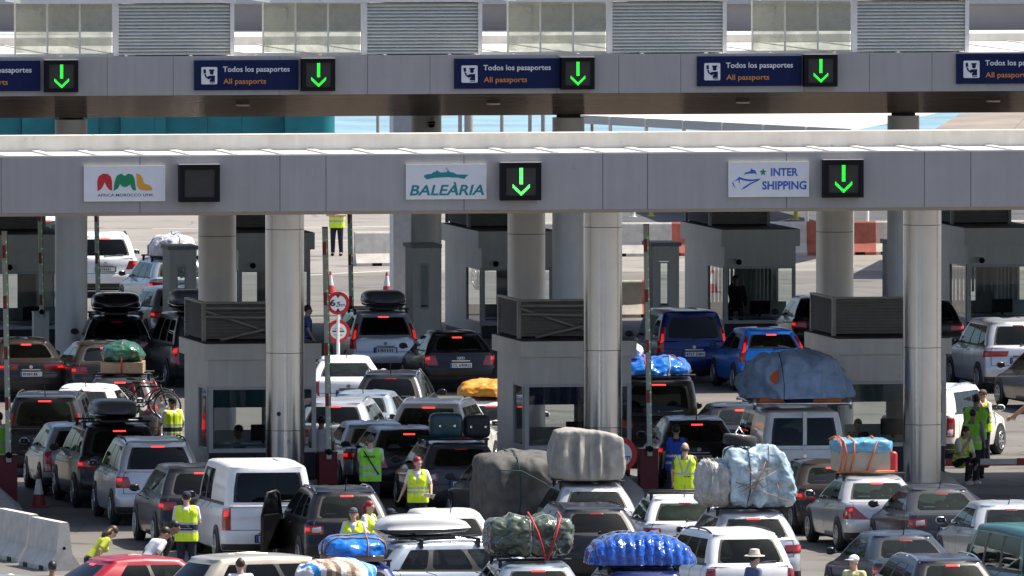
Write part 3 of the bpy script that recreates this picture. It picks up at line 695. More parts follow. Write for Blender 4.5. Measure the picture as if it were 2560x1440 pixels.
for k, (xa, xb, red, lb) in enumerate(((1330, 1677, 0, 'white concrete barrier right of the middle front column'), (1677, 1792, 1, 'faded red barrier left of the curtained rear booth'), (1792, 2015, 0, 'white barrier behind the curtained rear booth'), (2015, 2188, 1, 'faded red barrier behind the column right of the curtained booth'),
        (2188, 2330, 0, 'white barrier left of the rightmost front column'), (2330, 2500, 1, 'faded red barrier behind the rightmost front column'), (2500, 2640, 0, 'white barrier far right behind the rightmost column'))):
    xm = (xa + xb)/2; barrier_block(xm, 640 - (xm-1600)*.006, R(4), lb, (xb - xa)/85.3, M_JR if red else M_JW, 'row of red and white barriers')
barrier_block(1562, 793, R(4), 'low white barrier behind the dark blue minivan', .9, M_JW, 'row of red and white barriers'); barrier_block(1608, 792, R(4), 'low faded red barrier left of the small inspection cabin', .40, M_JR, 'row of red and white barriers')
barrier_block(44, 1398, R(-72), 'pale concrete barrier at the left edge, rear one of the leaning pair', 2.3, M_JW, 'concrete barriers').scale = (1, 1.1, 1.04)
barrier_block(124, 1420, R(-72), 'pale concrete barrier with its end face showing, front one of the pair', 2.0, M_JW, 'concrete barriers').scale = (1, 1.1, 1.04)
def cone(px, py, label, m0, m1, s=1.0):
    t = thing('traffic_cone', label, 'traffic cone', gnd(px, py), 0, 'traffic cones'); t.scale = (s, s, s)
    b = MB(); b.box(-.17, .17, -.17, .17, 0, .035); b.build('base', m0, t)
    b = MB(); z = [.036, .24, .52, .62]; r = [.13, .092, .042, .026]
    for i, mi in enumerate((0, 1, 0)): b.cyl((0, 0, z[i]), r[i], z[i+1]-z[i], 20, mi, r2=r[i+1], caps=(i == 2))
    b.build('body', [m0, m1], t)
M_CONER = mat('red cone rubber', (0.50, 0.045, 0.05), .5)
cone(826, 735, 'red and white traffic cone behind the round height sign', M_CONER, M_WHITE); cone(967, 737, 'red and white traffic cone above the grey roof box', M_CONER, M_WHITE)
cone(97, 1268, 'dirty traffic cone in the shade beside the silver sedan at the left', mat('dark red cone rubber', (0.25, 0.03, 0.03), .6), M_WHITE, 1.12)

# ---------------------------------------------------------------- cameras on columns
def dome(px, py, Y, label):
    p = pos(px, py, Y); t = thing('security_camera', label, 'camera', p, YAW, 'dome cameras on columns')
    b = MB(); b.tube([(0, .35, .32), (0, .1, .34), (0, 0, .26)], .03, 8); b.cyl((0, 0, .0), .10, .16, 20, r2=.075); b.build('bracket', M_FRAME, t)
    b = MB(); b.ball((0, 0, -.01), .11, 18, 12); b.build('dome', mat('smoked dome', (.012, .012, .015), .08, coat=.5), t)
dome(546, 578, 321.9, 'dark dome camera on a bracket on the column left of the leftmost front column'); dome(1079, 308, 387.4, 'dark dome camera high on the rear column below the rear gantry')

# ---------------------------------------------------------------- far background: teal hall, tents, fence posts, dark quay
M_TEAL = mat('teal sheet metal', (0.0, 0.15, 0.185), 0.6, var=.15, scale=1.5)
t = thing('teal_hall', 'long low teal corrugated hall at the waterside, seen between the two gantries', 'hall', (xat(200, 300, 486), 486, 0), R(3))
random.seed(4); b = MB(); u = -26.0; L1 = xat(838, 300, 486) - xat(200, 300, 486)
while u < L1 - 2.4:
    wd = random.choice((.35, .7, 1.1, 1.35)); dd = random.choice((0, .25, .5))
    b.box(u, u + wd - .01, dd, dd + 1, 0, 4.2); u += wd
b.box(u, L1 - .5, -.3, 1, 0, 4.2); b.cyl((L1 - .5, .2, 0), .5, 4.2, 24)
b.build('wall', M_TEAL, t); MB().box(-26, L1-.2, 1.0, 9, 4.0, 4.3).build('roof', M_TEAL, t)
for x, wd, lb in ((945, .12, 'grey fence post at the waterside right of the teal hall'), (1172, .30, 'pale sheltered post at the waterside beside the dark rear column'), (1150, .13, 'grey post at the waterside right of the dark rear column'), (1255, .13, 'lamp post at the waterside, midway to the capped rear column'),
              (1325, .13, 'dark grey post at the waterside left of the capped rear column'), (1358, .15, 'lamp post at the waterside just left of the capped rear column'), (1480, .10, 'grey post at the waterside right of the capped rear column')):
    o = MB().cyl((0, 0, 0), wd/2, 4.6, 10).ball((-.05, -.1, 2.95), (.1, .1, .16), 8, 6).build('fence_post', M_LOUVRE); o.location = (xat(x, 300, 505), 505, 0); tag(o, lb, 'post', 'posts along the waterside')
M_TENT = mat('white tent fabric', (0.60, 0.575, 0.53), 0.7, var=.05, scale=2)
def quad_roof(nm, lb, cat, e0, e1, r0, r1, m, drop, seams):
    pts = [Vector(q) for q in (e0, e1, r1, r0)]; o0 = pts[0].copy(); pts = [q - o0 for q in pts]
    t = thing(nm, lb, cat, (o0.x, o0.y, 0)); z = o0.z
    pts = [q + Vector((0, 0, z)) for q in pts]
    b = MB(); nrm = (pts[1]-pts[0]).cross(pts[3]-pts[0]).normalized()
    if nrm.z < 0: nrm = -nrm
    n = seams
    for k in range(n):
        a, c = k/n + .002, (k+1)/n - .002
        q = [pts[0].lerp(pts[1], a), pts[0].lerp(pts[1], c), pts[3].lerp(pts[2], c), pts[3].lerp(pts[2], a)]
        b.add(q + [v - nrm*.06 for v in q], [(0,1,2,3), (7,6,5,4), (0,4,5,1), (1,5,6,2), (2,6,7,3), (3,7,4,0)])
    b.build('roof', m, t)
    b = MB(); dz = Vector((0, 0, -drop)); q = [pts[0]+Vector((0,-.02,-.02)), pts[1]+Vector((0,-.02,-.02))]
    b.add([q[0], q[1], q[1]+dz, q[0]+dz], [(0,1,2,3)][::1]); b.build('valance', M_PANEL, t)
    for k in range(n + 1):
        a = pts[0].lerp(pts[1], k/n); MB().cyl((a.x, a.y + .15, 0), .06, max(.5, a.z - .03), 8).build('leg', M_LOUVREL, t)
quad_roof('tent', 'long white tent roof with seams by the water, right of the capped rear column', 'tent', pos(1440, 287, 505), pos(2130, 322, 432), pos(1560, 268, 516), pos(2420, 262, 452), M_TENT, .26, 7)
quad_roof('tent', 'tan canopy at the right edge between the gantries', 'tent', pos(2300, 345, 425), pos(2720, 348, 425), pos(2400, 284, 438), pos(2760, 270, 438), mat('tan canopy sheet', (0.24, 0.20, 0.16), .6, var=.15, scale=.6), .2, 2)
t = thing('warehouse', 'long dark brown warehouse across the water, above the rear gantry', 'warehouse', (0, 690, -2.0), R(1))
zb = zat(76, 690) + 2.0
MB().box(-90, 90, 0, 30, zb + .001, zb + 16).build('wall', mat('dark brown cladding', (0.34, 0.29, 0.26), 0.7, var=.15, scale=.15), t)
MB().box(-90, 90, -6, 30, 0, zb).build('quay', mat('pale quay wall', (0.55, 0.53, 0.5), .8), t)
MB().box(-90, 90, -.2, -.001, zb + 1.2, zb + 1.5).build('band', mat('grey cladding band', (0.42, 0.40, 0.39), .7), t)
for (x, y, hgt, cm, lb) in ((1628, 541, 1.1, mat('yellow post paint', (0.55, 0.5, 0.05), .5), 'yellow marker post on the far road, left of the curtained booth'), (1990, 550, 1.2, mat('yellow post paint', (0.55, 0.5, 0.05), .5), 'yellow marker post on the far road, right of the curtained booth'), (1583, 543, 1.0, M_LOUVREL, 'grey marker post on the far road'), (2167, 560, 1.6, M_LOUVREL, 'grey post on the far road left of the rightmost column')):
    o = MB().cyl((0,0,0), .07, hgt, 10).cyl((0,0,hgt), .09, .05, 10).box(-.12, .12, -.12, .12, 0, .02).build('marker_post', cm); o.location = gnd(x, y); tag(o, lb, 'post', 'marker posts on the far road')
# ---------------------------------------------------------------- vehicles
def paint(name, col, metal=0.35, rough=0.32, coat=.45):
    m = mat(name, col, rough, metal, coat=coat, var=0.05, scale=3.0, bump=0.0, coat_rough=0.04, spec=.25); t = m.node_tree; n = t.nodes; b = n['Principled BSDF']
    src = b.inputs['Base Color'].links[0].from_socket; tc = [q for q in n if q.type == 'TEX_COORD'][0]
    nz = n.new('ShaderNodeTexNoise'); nz.inputs['Scale'].default_value = 2.5; nz.inputs['Detail'].default_value = 8; t.links.new(tc.outputs['Object'], nz.inputs['Vector'])
    mr = n.new('ShaderNodeMapRange'); mr.inputs['From Min'].default_value = .5; mr.inputs['From Max'].default_value = .8; mr.inputs['To Max'].default_value = .05; t.links.new(nz.outputs['Fac'], mr.inputs[0])
    mx = n.new('ShaderNodeMix'); mx.data_type = 'RGBA'; mx.inputs['B'].default_value = (.30, .27, .22, 1); t.links.new(mr.outputs[0], mx.inputs['Factor']); t.links.new(src, mx.inputs['A']); t.links.new(mx.outputs['Result'], b.inputs['Base Color'])
    m2 = n.new('ShaderNodeMapRange'); m2.inputs['From Min'].default_value = .4; m2.inputs['From Max'].default_value = .8; m2.inputs['To Min'].default_value = .03; m2.inputs['To Max'].default_value = .22; t.links.new(nz.outputs['Fac'], m2.inputs[0]); t.links.new(m2.outputs[0], b.inputs['Coat Roughness'])
    return m
P_BLACK = paint('black car paint', (0.005, 0.005, 0.007), .0); P_DGREY = paint('dark grey car paint', (0.014, 0.015, 0.018), .15); P_GREY = paint('grey car paint', (0.052, 0.055, 0.060), .35)
P_SILVER = paint('silver car paint', (0.50, 0.52, 0.54), .55); P_BSILVER = paint('bluish silver car paint', (0.30, 0.36, 0.42), .5); P_WHITE = paint('white car paint', (0.78, 0.79, 0.79), 0, .3)
P_BROWN = paint('bronze brown car paint', (0.028, 0.023, 0.020), .15); P_BEIGE = paint('champagne car paint', (0.46, 0.42, 0.34), .5); P_RED = paint('red car paint', (0.30, 0.008, 0.022), .1)
P_BLUE = paint('bright blue car paint', (0.008, 0.20, 0.66), .3); P_DBLUE = paint('dark blue car paint', (0.005, 0.018, 0.11), .3); P_GREEN = paint('green van paint', (0.0, 0.12, 0.085), .2)
P_CREAM = paint('cream white car paint', (0.74, 0.74, 0.68), 0, .3); P_LBLUE = paint('blue grey car paint', (0.028, 0.040, 0.055), .3); P_GOLD = paint('bronze gold car paint', (0.15, 0.125, 0.09), .4)
M_TRIM = mat('black rubber trim', (0.014, 0.014, 0.016), 0.5, var=.15, scale=12)
M_TYRE = mat('tyre rubber', (0.02, 0.02, 0.021), 0.8, var=.15, scale=12); M_RIM = mat('alloy rim', (0.48, 0.49, 0.5), .3, .8, var=.06)
M_CHROME = mat('bright metal', (0.75, 0.76, 0.78), .18, 1.0, var=.03)
G_CLEAR = glass('clear green car glass', (0.60, 0.74, 0.68), .02, 1.45, base=.02, refl=(.50, .62, .58)); G_TINT = glass('tinted car glass', (0.18, 0.21, 0.21), .02, 1.45, base=.012, refl=(.55, .62, .62)); G_DARK = glass('dark privacy glass', (0.03, 0.035, 0.04), .02, 1.4, base=.006, refl=(.6, .65, .7))
M_INT = mat('car interior fabric', (0.05, 0.05, 0.052), .9, var=.15); M_INTL = mat('light car interior fabric', (0.16, 0.15, 0.14), .9, var=.15)
L_ON = lamp('lit red lamp', (1.0, 0.03, 0.02), 0.45, (0.30, 0.01, 0.01)); L_DIM = lamp('red tail lamp', (1.0, 0.02, 0.02), 0.02, (0.20, 0.008, 0.010)); L_HOT = lamp('bright brake lamp', (1.0, 0.05, 0.04), 1.4, (0.4, 0.01, 0.01))
L_CLEAR = mat('clear lamp glass', (0.55, 0.50, 0.50), .1, coat=.6)
M_PLATE = mat('white number plate', (0.72, 0.72, 0.70), .4); M_PLATEB = mat('blue plate band', (0.02, 0.08, 0.45), .4); M_PLATEY = mat('yellow number plate', (0.7, 0.55, 0.05), .4)

def _wheel_meshes():
    t = MB(); prof = [(.20, -.09), (.285, -.10), (.315, -.075), (.32, 0), (.315, .075), (.285, .10), (.20, .09)]
    n = 28; vs = []
    for r, x in prof: vs += [(x, r*math.cos(2*math.pi*k/n), r*math.sin(2*math.pi*k/n)) for k in range(n)]
    fs = [(i*n+k, i*n+(k+1) % n, (i+1)*n+(k+1) % n, (i+1)*n+k) for i in range(len(prof)-1) for k in range(n)]
    t.add(vs, fs, 0, True)
    r = MB(); r.cyl((-.055, 0, 0), .20, .11, 24, 1, axis='x')
    for sx in (-1, 1):
        r.cyl((sx*.062 - .004, 0, 0), .055, .008, 12, 0, axis='x')
        for k in range(7):
            M = Matrix.Rotation(2*math.pi*k/7, 4, 'X'); a, c = (.056, .068) if sx > 0 else (-.068, -.056)
            r.box(a, c, -.022, .022, .03, .19, 0, M)
        ring = [(sx*.062, .195*math.cos(2*math.pi*k/24), .195*math.sin(2*math.pi*k/24)) for k in range(24)]; r.tube(ring, .014, 6, 0, True)
    return t.mesh('wheel', M_TYRE), r.mesh('rim', [M_RIM, M_TRIM])
ME_TYRE, ME_RIM = _wheel_meshes()

KINDS = {  # length, half width, height, belt height rear, hood height, rear glass base / roof rear offsets, cowl / windscreen top from the front, half roof width, side panes (from the rear)
 'hatchback': dict(L=4.15, W=.87, H=1.47, bz=.97, hz=.74, r5=.07, r6=.13, r7=.55, c=1.0, wt=1.75, Wr=.60, panes=((.13, .50), (.54, .95)), dx=.0),
 'sport_hatch': dict(L=4.2, W=.88, H=1.42, bz=.96, hz=.72, r5=.06, r6=.20, r7=.72, c=1.1, wt=1.9, Wr=.57, panes=((.16, .46), (.50, .95)), dx=.0),
 'estate_car': dict(L=4.6, W=.885, H=1.49, bz=.97, hz=.74, r5=.06, r6=.12, r7=.52, c=1.1, wt=1.85, Wr=.61, panes=((.06, .25), (.29, .58), (.62, .95)), dx=.0),
 'sedan': dict(L=4.55, W=.87, H=1.43, bz=.96, hz=.72, r5=.05, r6=.58, r7=1.22, c=1.15, wt=1.95, Wr=.58, panes=((.14, .50), (.54, .95)), dx=.0),
 'suv': dict(L=4.6, W=.92, H=1.72, bz=1.08, hz=.92, r5=.06, r6=.12, r7=.48, c=1.1, wt=1.75, Wr=.655, panes=((.06, .24), (.28, .57), (.61, .95)), dx=.0),
 'crossover': dict(L=4.4, W=.89, H=1.62, bz=1.03, hz=.88, r5=.06, r6=.14, r7=.56, c=1.05, wt=1.75, Wr=.61, panes=((.07, .22), (.26, .56), (.60, .95)), dx=.0),
 'minivan': dict(L=4.65, W=.92, H=1.74, bz=1.02, hz=.82, r5=.05, r6=.10, r7=.36, c=.85, wt=1.5, Wr=.68, panes=((.05, .28), (.32, .60), (.64, .96)), dx=.0),
 'mpv': dict(L=4.3, W=.89, H=1.62, bz=1.0, hz=.80, r5=.06, r6=.12, r7=.46, c=.9, wt=1.6, Wr=.63, panes=((.06, .26), (.30, .58), (.62, .96)), dx=.0),
 'van': dict(L=4.8, W=.95, H=1.93, bz=1.12, hz=.92, r5=.03, r6=.05, r7=.15, c=.8, wt=1.45, Wr=.78, panes=((.50, .70), (.74, .96)), dx=.0),
 'passenger_van': dict(L=4.85, W=.95, H=1.93, bz=1.12, hz=.92, r5=.03, r6=.05, r7=.17, c=.8, wt=1.45, Wr=.78, panes=((.05, .36), (.40, .68), (.72, .96)), dx=.0),
}
def lerp(a, b, t): return a + (b-a)*t
class Shell:
    """the car's skin: closed loops stacked from the sill to the roof; every loop shares the same numbering round the car"""
    def __init__(s, k):
        L, W, H = k['L'], k['W'], k['H']; s.k = k; s.L, s.W, s.H = L, W, H
        Y0, Y1 = -L/2, L/2; bz, hz = k['bz'], k['hz']
        # z rear, z front, rear y, front y, half width, corner radius rear, front, bow rear, bow front
        K = [(.20, .20, .14, .22, W-.10, .10, .3, .06, .15), (.27, .24, .05, .10, W-.035, .14, .35, .08, .2), (.40, .38, .01, .02, W-.008, .17, .4, .09, .2),
             (.55, .50, .0, .0, W, .18, .42, .10, .2), (.64, .57, .012, .02, W, .18, .42, .10, .2), (.68, .60, .035, .03, W-.004, .17, .42, .10, .2),
             (lerp(.68, bz, .5), lerp(.60, hz, .55), k['r5']*.85, .06, W-.006, .17, .42, .10, .2), (bz-.05, hz-.03, k['r5'], .12, W-.02, .16, .42, .10, .2),
             (bz-.005, hz+.01, k['r5']+.025, .22, W-.045, .15, .42, .10, .2)]
        bw = .06
        zf6 = max(hz + .16, bz - .06); H7 = H - .085
        if k['r6'] > .4: K.append((bz+.015, hz+.05, k['r6']*.35, .5, W-.065, .14, .4, .08, .2))
        K.append((bz+.012, zf6-.01, k['r6']-.02, k['c']-.05, W-.068, .15, .20, bw, .2))
        s.ib = len(K)
        K.append((bz+.02, zf6, k['r6'], k['c'], W-.075, .15, .18, bw, .22))
        for t in (.09, .20, .5, .80, .90, 1.0):                                        # greenhouse
            bul = .022*math.sin(math.pi*t)
            K.append((lerp(bz+.02, H7, t), lerp(zf6, H7-.01, t), lerp(k['r6'], k['r7'], t) - bul*.6, lerp(k['c'], k['wt'], t) - bul, lerp(W-.075, k['Wr'], t) + bul, lerp(.15, .15, t), .16, lerp(bw, .075, t), lerp(.22, .1, t)))
        s.it = len(K) - 1
        for dz, dr, dw in ((.035, .03, .035), (.058, .10, .10), (.072, .25, .22), (.082, .55, .42)):
            K.append((H7+dz, H7+dz-.012, k['r7']+dr, k['wt']+dr, max(.05, k['Wr']-dw), .10 if dw < .2 else .04, .12 if dw < .2 else .04, .03, .06))
        s.K = K
        A = [0, .22, .45, .68, .84, .93, 1.0]; s.nr = len(A) - 1
        ps = {0.0, .02, 1.0, .985}
        for a, b in k['panes']: ps |= {a, a+.018, b-.018, b}
        s.ps = sorted(ps); cor = [22, 45, 68, 90]
        s.spec = [('r', f) for f in A] + [('c', a) for a in cor] + [('s', p) for p in s.ps[1:-1]] + [('s', 1.0)] + [('d', a) for a in cor] + [('f', f) for f in A[::-1][1:]]
        s.c0 = len(A) - 1; s.s0 = s.c0 + 4; s.s1 = s.s0 + len(s.ps) - 1; s.n = len(s.spec)
        s.Y0, s.Y1 = Y0, Y1
    def at(s, i, spec):
        zr, zf, yr, yf, w, rr, rf, br, bf = s.K[i]; a0, a1 = s.Y0 + yr, s.Y1 - yf; t, q = spec
        xr, xf = w - rr, w - rf; ybr, ybf = br*(xr/w)**2, bf*(xf/w)**2
        if t == 'r': x = q*xr; y = a0 + br*(x/w)**2
        elif t == 'c': x = xr + rr*math.sin(R(q)); y = a0 + ybr + rr*(1-math.cos(R(q)))
        elif t == 's': x = w; y = lerp(a0+ybr+rr, a1-ybf-rf, q)
        elif t == 'd': x = xf + rf*math.cos(R(q)); y = a1 - ybf - rf*(1-math.sin(R(q)))
        else: x = q*xf; y = a1 - bf*(x/w)**2
        u = abs(y)/(s.L/2); x *= 1 - .045*max(0, u)**3
        z = lerp(zr, zf, (y-a0)/(a1-a0))
        if i > s.it - 1: z += .040*(1 - (2*(y-a0)/(a1-a0)-1)**2) * (1 if i > s.it else .6)
        return Vector((x, y, z))
    def grid(s): return [[s.at(i, sp) for sp in s.spec] for i in range(len(s.K))]
    def t_of_z(s, z):
        for i in range(s.it + 2):
            a, b = s.K[i][0], s.K[i+1][0]
            if a <= z <= b and b > a: return i + (z-a)/(b-a)
        return s.it
    def point(s, G, t, j, sx=1):
        i = min(int(t), len(G)-2); f = t - i; jj = min(int(j), s.n-2); g = j - jj
        p = G[i][jj].lerp(G[i][jj+1], g).lerp(G[i+1][jj].lerp(G[i+1][jj+1], g), f)
        return Vector((p.x*sx, p.y, p.z))
    def j_of_x(s, x, z):          # x measured at the rear as a fraction of the flat part; beyond 1 = round the corner (2 = side begins)
        if x <= 1:
            A = [0, .22, .45, .68, .84, .93, 1.0]
            for i in range(6):
                if x <= A[i+1]: return i + (x-A[i])/(A[i+1]-A[i])
        return s.c0 + min(x-1, 1)*4 + max(0, x-2)*2
    def patch(s, mb, G, c, sx=1, nu=6, nv=6, off=.008, mi=0, back=.02):
        """c: four corners (x fraction, z): lower inner, lower outer, upper outer, upper inner"""
        P = [[None]*(nu+1) for _ in range(nv+1)]
        for b in range(nv+1):
            for a in range(nu+1):
                fu, fv = a/nu, b/nv
                xx = lerp(lerp(c[0][0], c[1][0], fu), lerp(c[3][0], c[2][0], fu), fv); zz = lerp(lerp(c[0][1], c[1][1], fu), lerp(c[3][1], c[2][1], fu), fv)
                P[b][a] = s.point(G, s.t_of_z(zz), s.j_of_x(abs(xx), zz), sx * (1 if xx >= 0 else -1))
        vs = []; N = {}
        for b in range(nv+1):
            for a in range(nu+1):
                du = P[b][min(a+1, nu)] - P[b][max(a-1, 0)]; dv = P[min(b+1, nv)][a] - P[max(b-1, 0)][a]
                n = du.cross(dv); n = n.normalized() if n.length > 1e-9 else Vector((0, -1, 0))
                if n.y > 0.05 or (abs(n.y) <= .05 and n.x * sx < 0): n = -n
                e = .0 if (a in (0, nu) or b in (0, nv)) else 1
                vs.append(P[b][a] + n*(off if e else off*.35))
        W_ = nu+1; fs = [(b*W_+a, b*W_+a+1, (b+1)*W_+a+1, (b+1)*W_+a) for b in range(nv) for a in range(nu)]
        mb.add(vs, fs if sx > 0 else [f[::-1] for f in fs], mi, True); return mb
SHELLS = {}
def shell(kind):
    if kind not in SHELLS: s = Shell(KINDS[kind]); SHELLS[kind] = (s, s.grid())
    return SHELLS[kind]
_bodycache = {}
def body_parts(kind):
    """faces of the skin sorted into body, trim, and each pane"""
    if kind in _bodycache: return _bodycache[kind]
    s, G = shell(kind); n = s.n; nl = len(G); out = {'body': MB()}
    B = out['body']; idx = {}
    for i in range(nl):
        for j in range(n):
            for sx in ((1, -1) if spec_side(s, j) else (1,)): idx[i, j, sx] = len(B.v); p = G[i][j]; B.v.append((p.x*sx, p.y, p.z))
    def vid(i, j, sx): return idx.get((i, j, sx), idx[i, j, 1])
    i0, i1 = s.ib + 1, s.it - 1                     # pane rows
    panes = {}
    nr = s.c0
    def cols(a, b): return [j for j in range(n-1) if a <= j < b]
    panes['rear_window'] = (0, s.c0, True)
    side = []
    for a, b in s.k['panes']: side.append((s.s0 + s.ps.index(a), s.s0 + s.ps.index(b)))
    fr0 = s.s1 + 4
    wins = {}
    rows = range(i0, i1)
    def is_pane(i, j):
        if i not in rows: return None
        if j < s.c0 - 1: return 'rear_window'
        for q, (a, b) in enumerate(side):
            if a <= j < b: return 'side%d' % q
        if j >= fr0 + 1: return 'windscreen'
        return None
    def band(i, j):                                  # black surround of the glass
        if i < s.ib or i > s.it - 1: return False
        if is_pane(i, j): return False
        if i == s.ib and s.s0 + 1 <= j <= s.s1 - 1: return True
        if rows.start <= i < rows.stop:
            if j == s.c0 - 1: return True
            for q in range(len(side)-1):
                if side[q][1] <= j < side[q+1][0]: return True
        if i == i1 and j < s.c0 and False: return True
        return False
    for i in range(nl-1):
        for j in range(n-1):
            for sx in (1, -1):
                q = (vid(i, j, sx), vid(i, j+1, sx), vid(i+1, j+1, sx), vid(i+1, j, sx))
                if sx < 0: q = q[::-1]
                nm = is_pane(i, j)
                tri_body = None
                if nm:
                    key = nm if nm in ('rear_window', 'windscreen') else nm + ('R' if sx > 0 else 'L')
                    rng = (0, s.c0-1) if nm == 'rear_window' else (side[int(nm[4:])] if nm[:4] == 'side' else (fr0+1, n-1))
                    jl, jh = rng; cut = None
                    wl = wins.setdefault(key, [])
                    body_tri = None
                    c00, c01, c11, c10 = vid(i, j, sx), vid(i, j+1, sx), vid(i+1, j+1, sx), vid(i+1, j, sx)
                    if nm != 'windscreen':
                        if i == i1-1 and j == jh-1: body_tri, gl_ = (c01, c11, c10), (c00, c01, c10)
                        elif i == i0 and j == jh-1: body_tri, gl_ = (c00, c01, c11), (c00, c11, c10)
                        elif i == i1-1 and j == jl and nm[:4] == 'side': body_tri, gl_ = (c00, c11, c10), (c00, c01, c11)
                        elif i == i0 and j == jl and nm[:4] == 'side': body_tri, gl_ = (c00, c01, c10), (c01, c11, c10)
                    if body_tri:
                        if sx < 0: body_tri, gl_ = body_tri[::-1], gl_[::-1]
                        wl.append(gl_); B.f.append(list(body_tri)); B.m.append(1); B.sm.append(True)
                    else: wl.append(q)
                else:
                    mi = 1 if (i == 0 or band(i, j)) else 0
                    B.f.append(list(q)); B.m.append(mi); B.sm.append(True)
    # close the roof crown and the floor
    top = [vid(nl-1, j, 1) for j in range(n)] + [vid(nl-1, j, -1) for j in range(n-2, 0, -1)]
    B.f.append(top[::-1] if False else top); B.m.append(0); B.sm.append(True)
    bot = [vid(0, j, 1) for j in range(n)] + [vid(0, j, -1) for j in range(n-2, 0, -1)]
    B.f.append(bot[::-1]); B.m.append(1); B.sm.append(False)
    # shut lines of the doors and the tail gate
    def ribbon(pts, wid):
        for sx in (1, -1):
            vs = []
            for q, p in enumerate(pts):
                d = (pts[min(q+1, len(pts)-1)] - pts[max(q-1, 0)]).normalized(); o_ = Vector((p.x, 0, 0)).normalized() if abs(d.x) < .6 and p.y > s.Y0 + .35 else Vector((0, -1, 0))
                e_ = d.cross(o_).normalized()*wid; a = p + o_*.003; vs += [a - e_, a + e_]
            vs = [(v.x*sx, v.y, v.z) for v in vs]; fs = [(2*k, 2*k+1, 2*k+3, 2*k+2) for k in range(len(pts)-1)]
            B.add(vs, fs, 1, True)
    for a in [side[0][0]] + [(side[q][1] + side[q+1][0])//2 for q in range(len(side)-1)] + [side[-1][1]]:
        ribbon([s.point(G, t_, a) for t_ in [2 + .25*q for q in range(int((s.ib-2)*4)+1)]], .007)
    if s.k['r6'] < .4 or True:
        ribbon([s.point(G, t_, s.c0 + .3) for t_ in [4.6 + .2*q for q in range(int((s.ib-4.6)*5)+1)]], .007)
        ribbon([s.point(G, 4.6, .1*q) for q in range(int((s.c0+.3)*10)+1)], .007)
    # wheel housings
    wb0, wb1 = wheel_y(s.k); rw = .34 if kind in ('suv', 'van', 'passenger_van', 'crossover') else .315
    for yy in (wb0, wb1):
        for sx in (-1, 1):
            n_ = 20; x1 = (s.W + .004)*sx; x0 = (s.W - .25)*sx; vs = []
            for x in (x0, x1):
                for k in range(n_+1): a = math.pi*(-.1 + 1.2*k/n_); vs.append((x, yy + (rw+.06)*math.cos(a), rw + (rw+.06)*math.sin(a)))
            m_ = n_+1; fs = [(k, k+1, m_+k+1, m_+k) for k in range(n_)] + [list(range(m_, 2*m_))]
            if sx > 0: fs = [f[::-1] for f in fs]
            B.add(vs, fs, 1, False)
    _bodycache[kind] = (B, wins); return _bodycache[kind]
def spec_side(s, j): return not (j == 0 or j == s.n-1)
def wheel_y(k): return -k['L']/2 + .80, k['L']/2 - .86
def pane_mesh(B, faces):
    ids = sorted({i for f in faces for i in f}); mp = {i: q for q, i in enumerate(ids)}
    m = MB(); m.add([B.v[i] for i in ids], [[mp[i] for i in f] for f in faces], 0, True); return m

class Car: pass
LAMPS = {  # four corners (x fraction, z above belt as fraction 0..1 of sill->belt or beyond): default wrap-round lamp
 'wrap': lambda k: ((.74, k['bz']-.24), (2.1, k['bz']-.24), (2.15, k['bz']-.06), (.78, k['bz']-.08)),
 'small': lambda k: ((.78, k['bz']-.30), (1.8, k['bz']-.30), (1.95, k['bz']-.07), (.9, k['bz']-.07)),
 'tall': lambda k: ((1.02, k['bz']-.26), (1.8, k['bz']-.26), (1.62, k['bz']+.34), (1.22, k['bz']+.34)),
 'vert': lambda k: ((1.0, k['bz']-.46), (1.8, k['bz']-.46), (1.8, k['bz']-.03), (1.02, k['bz']-.03)),
 'tri': lambda k: ((.56, k['bz']-.30), (2.3, k['bz']-.30), (1.7, k['bz']-.06), (1.0, k['bz']-.05)),
 'wide': lambda k: ((.50, k['bz']-.20), (2.4, k['bz']-.22), (2.3, k['bz']-.06), (.44, k['bz']-.07)),
}
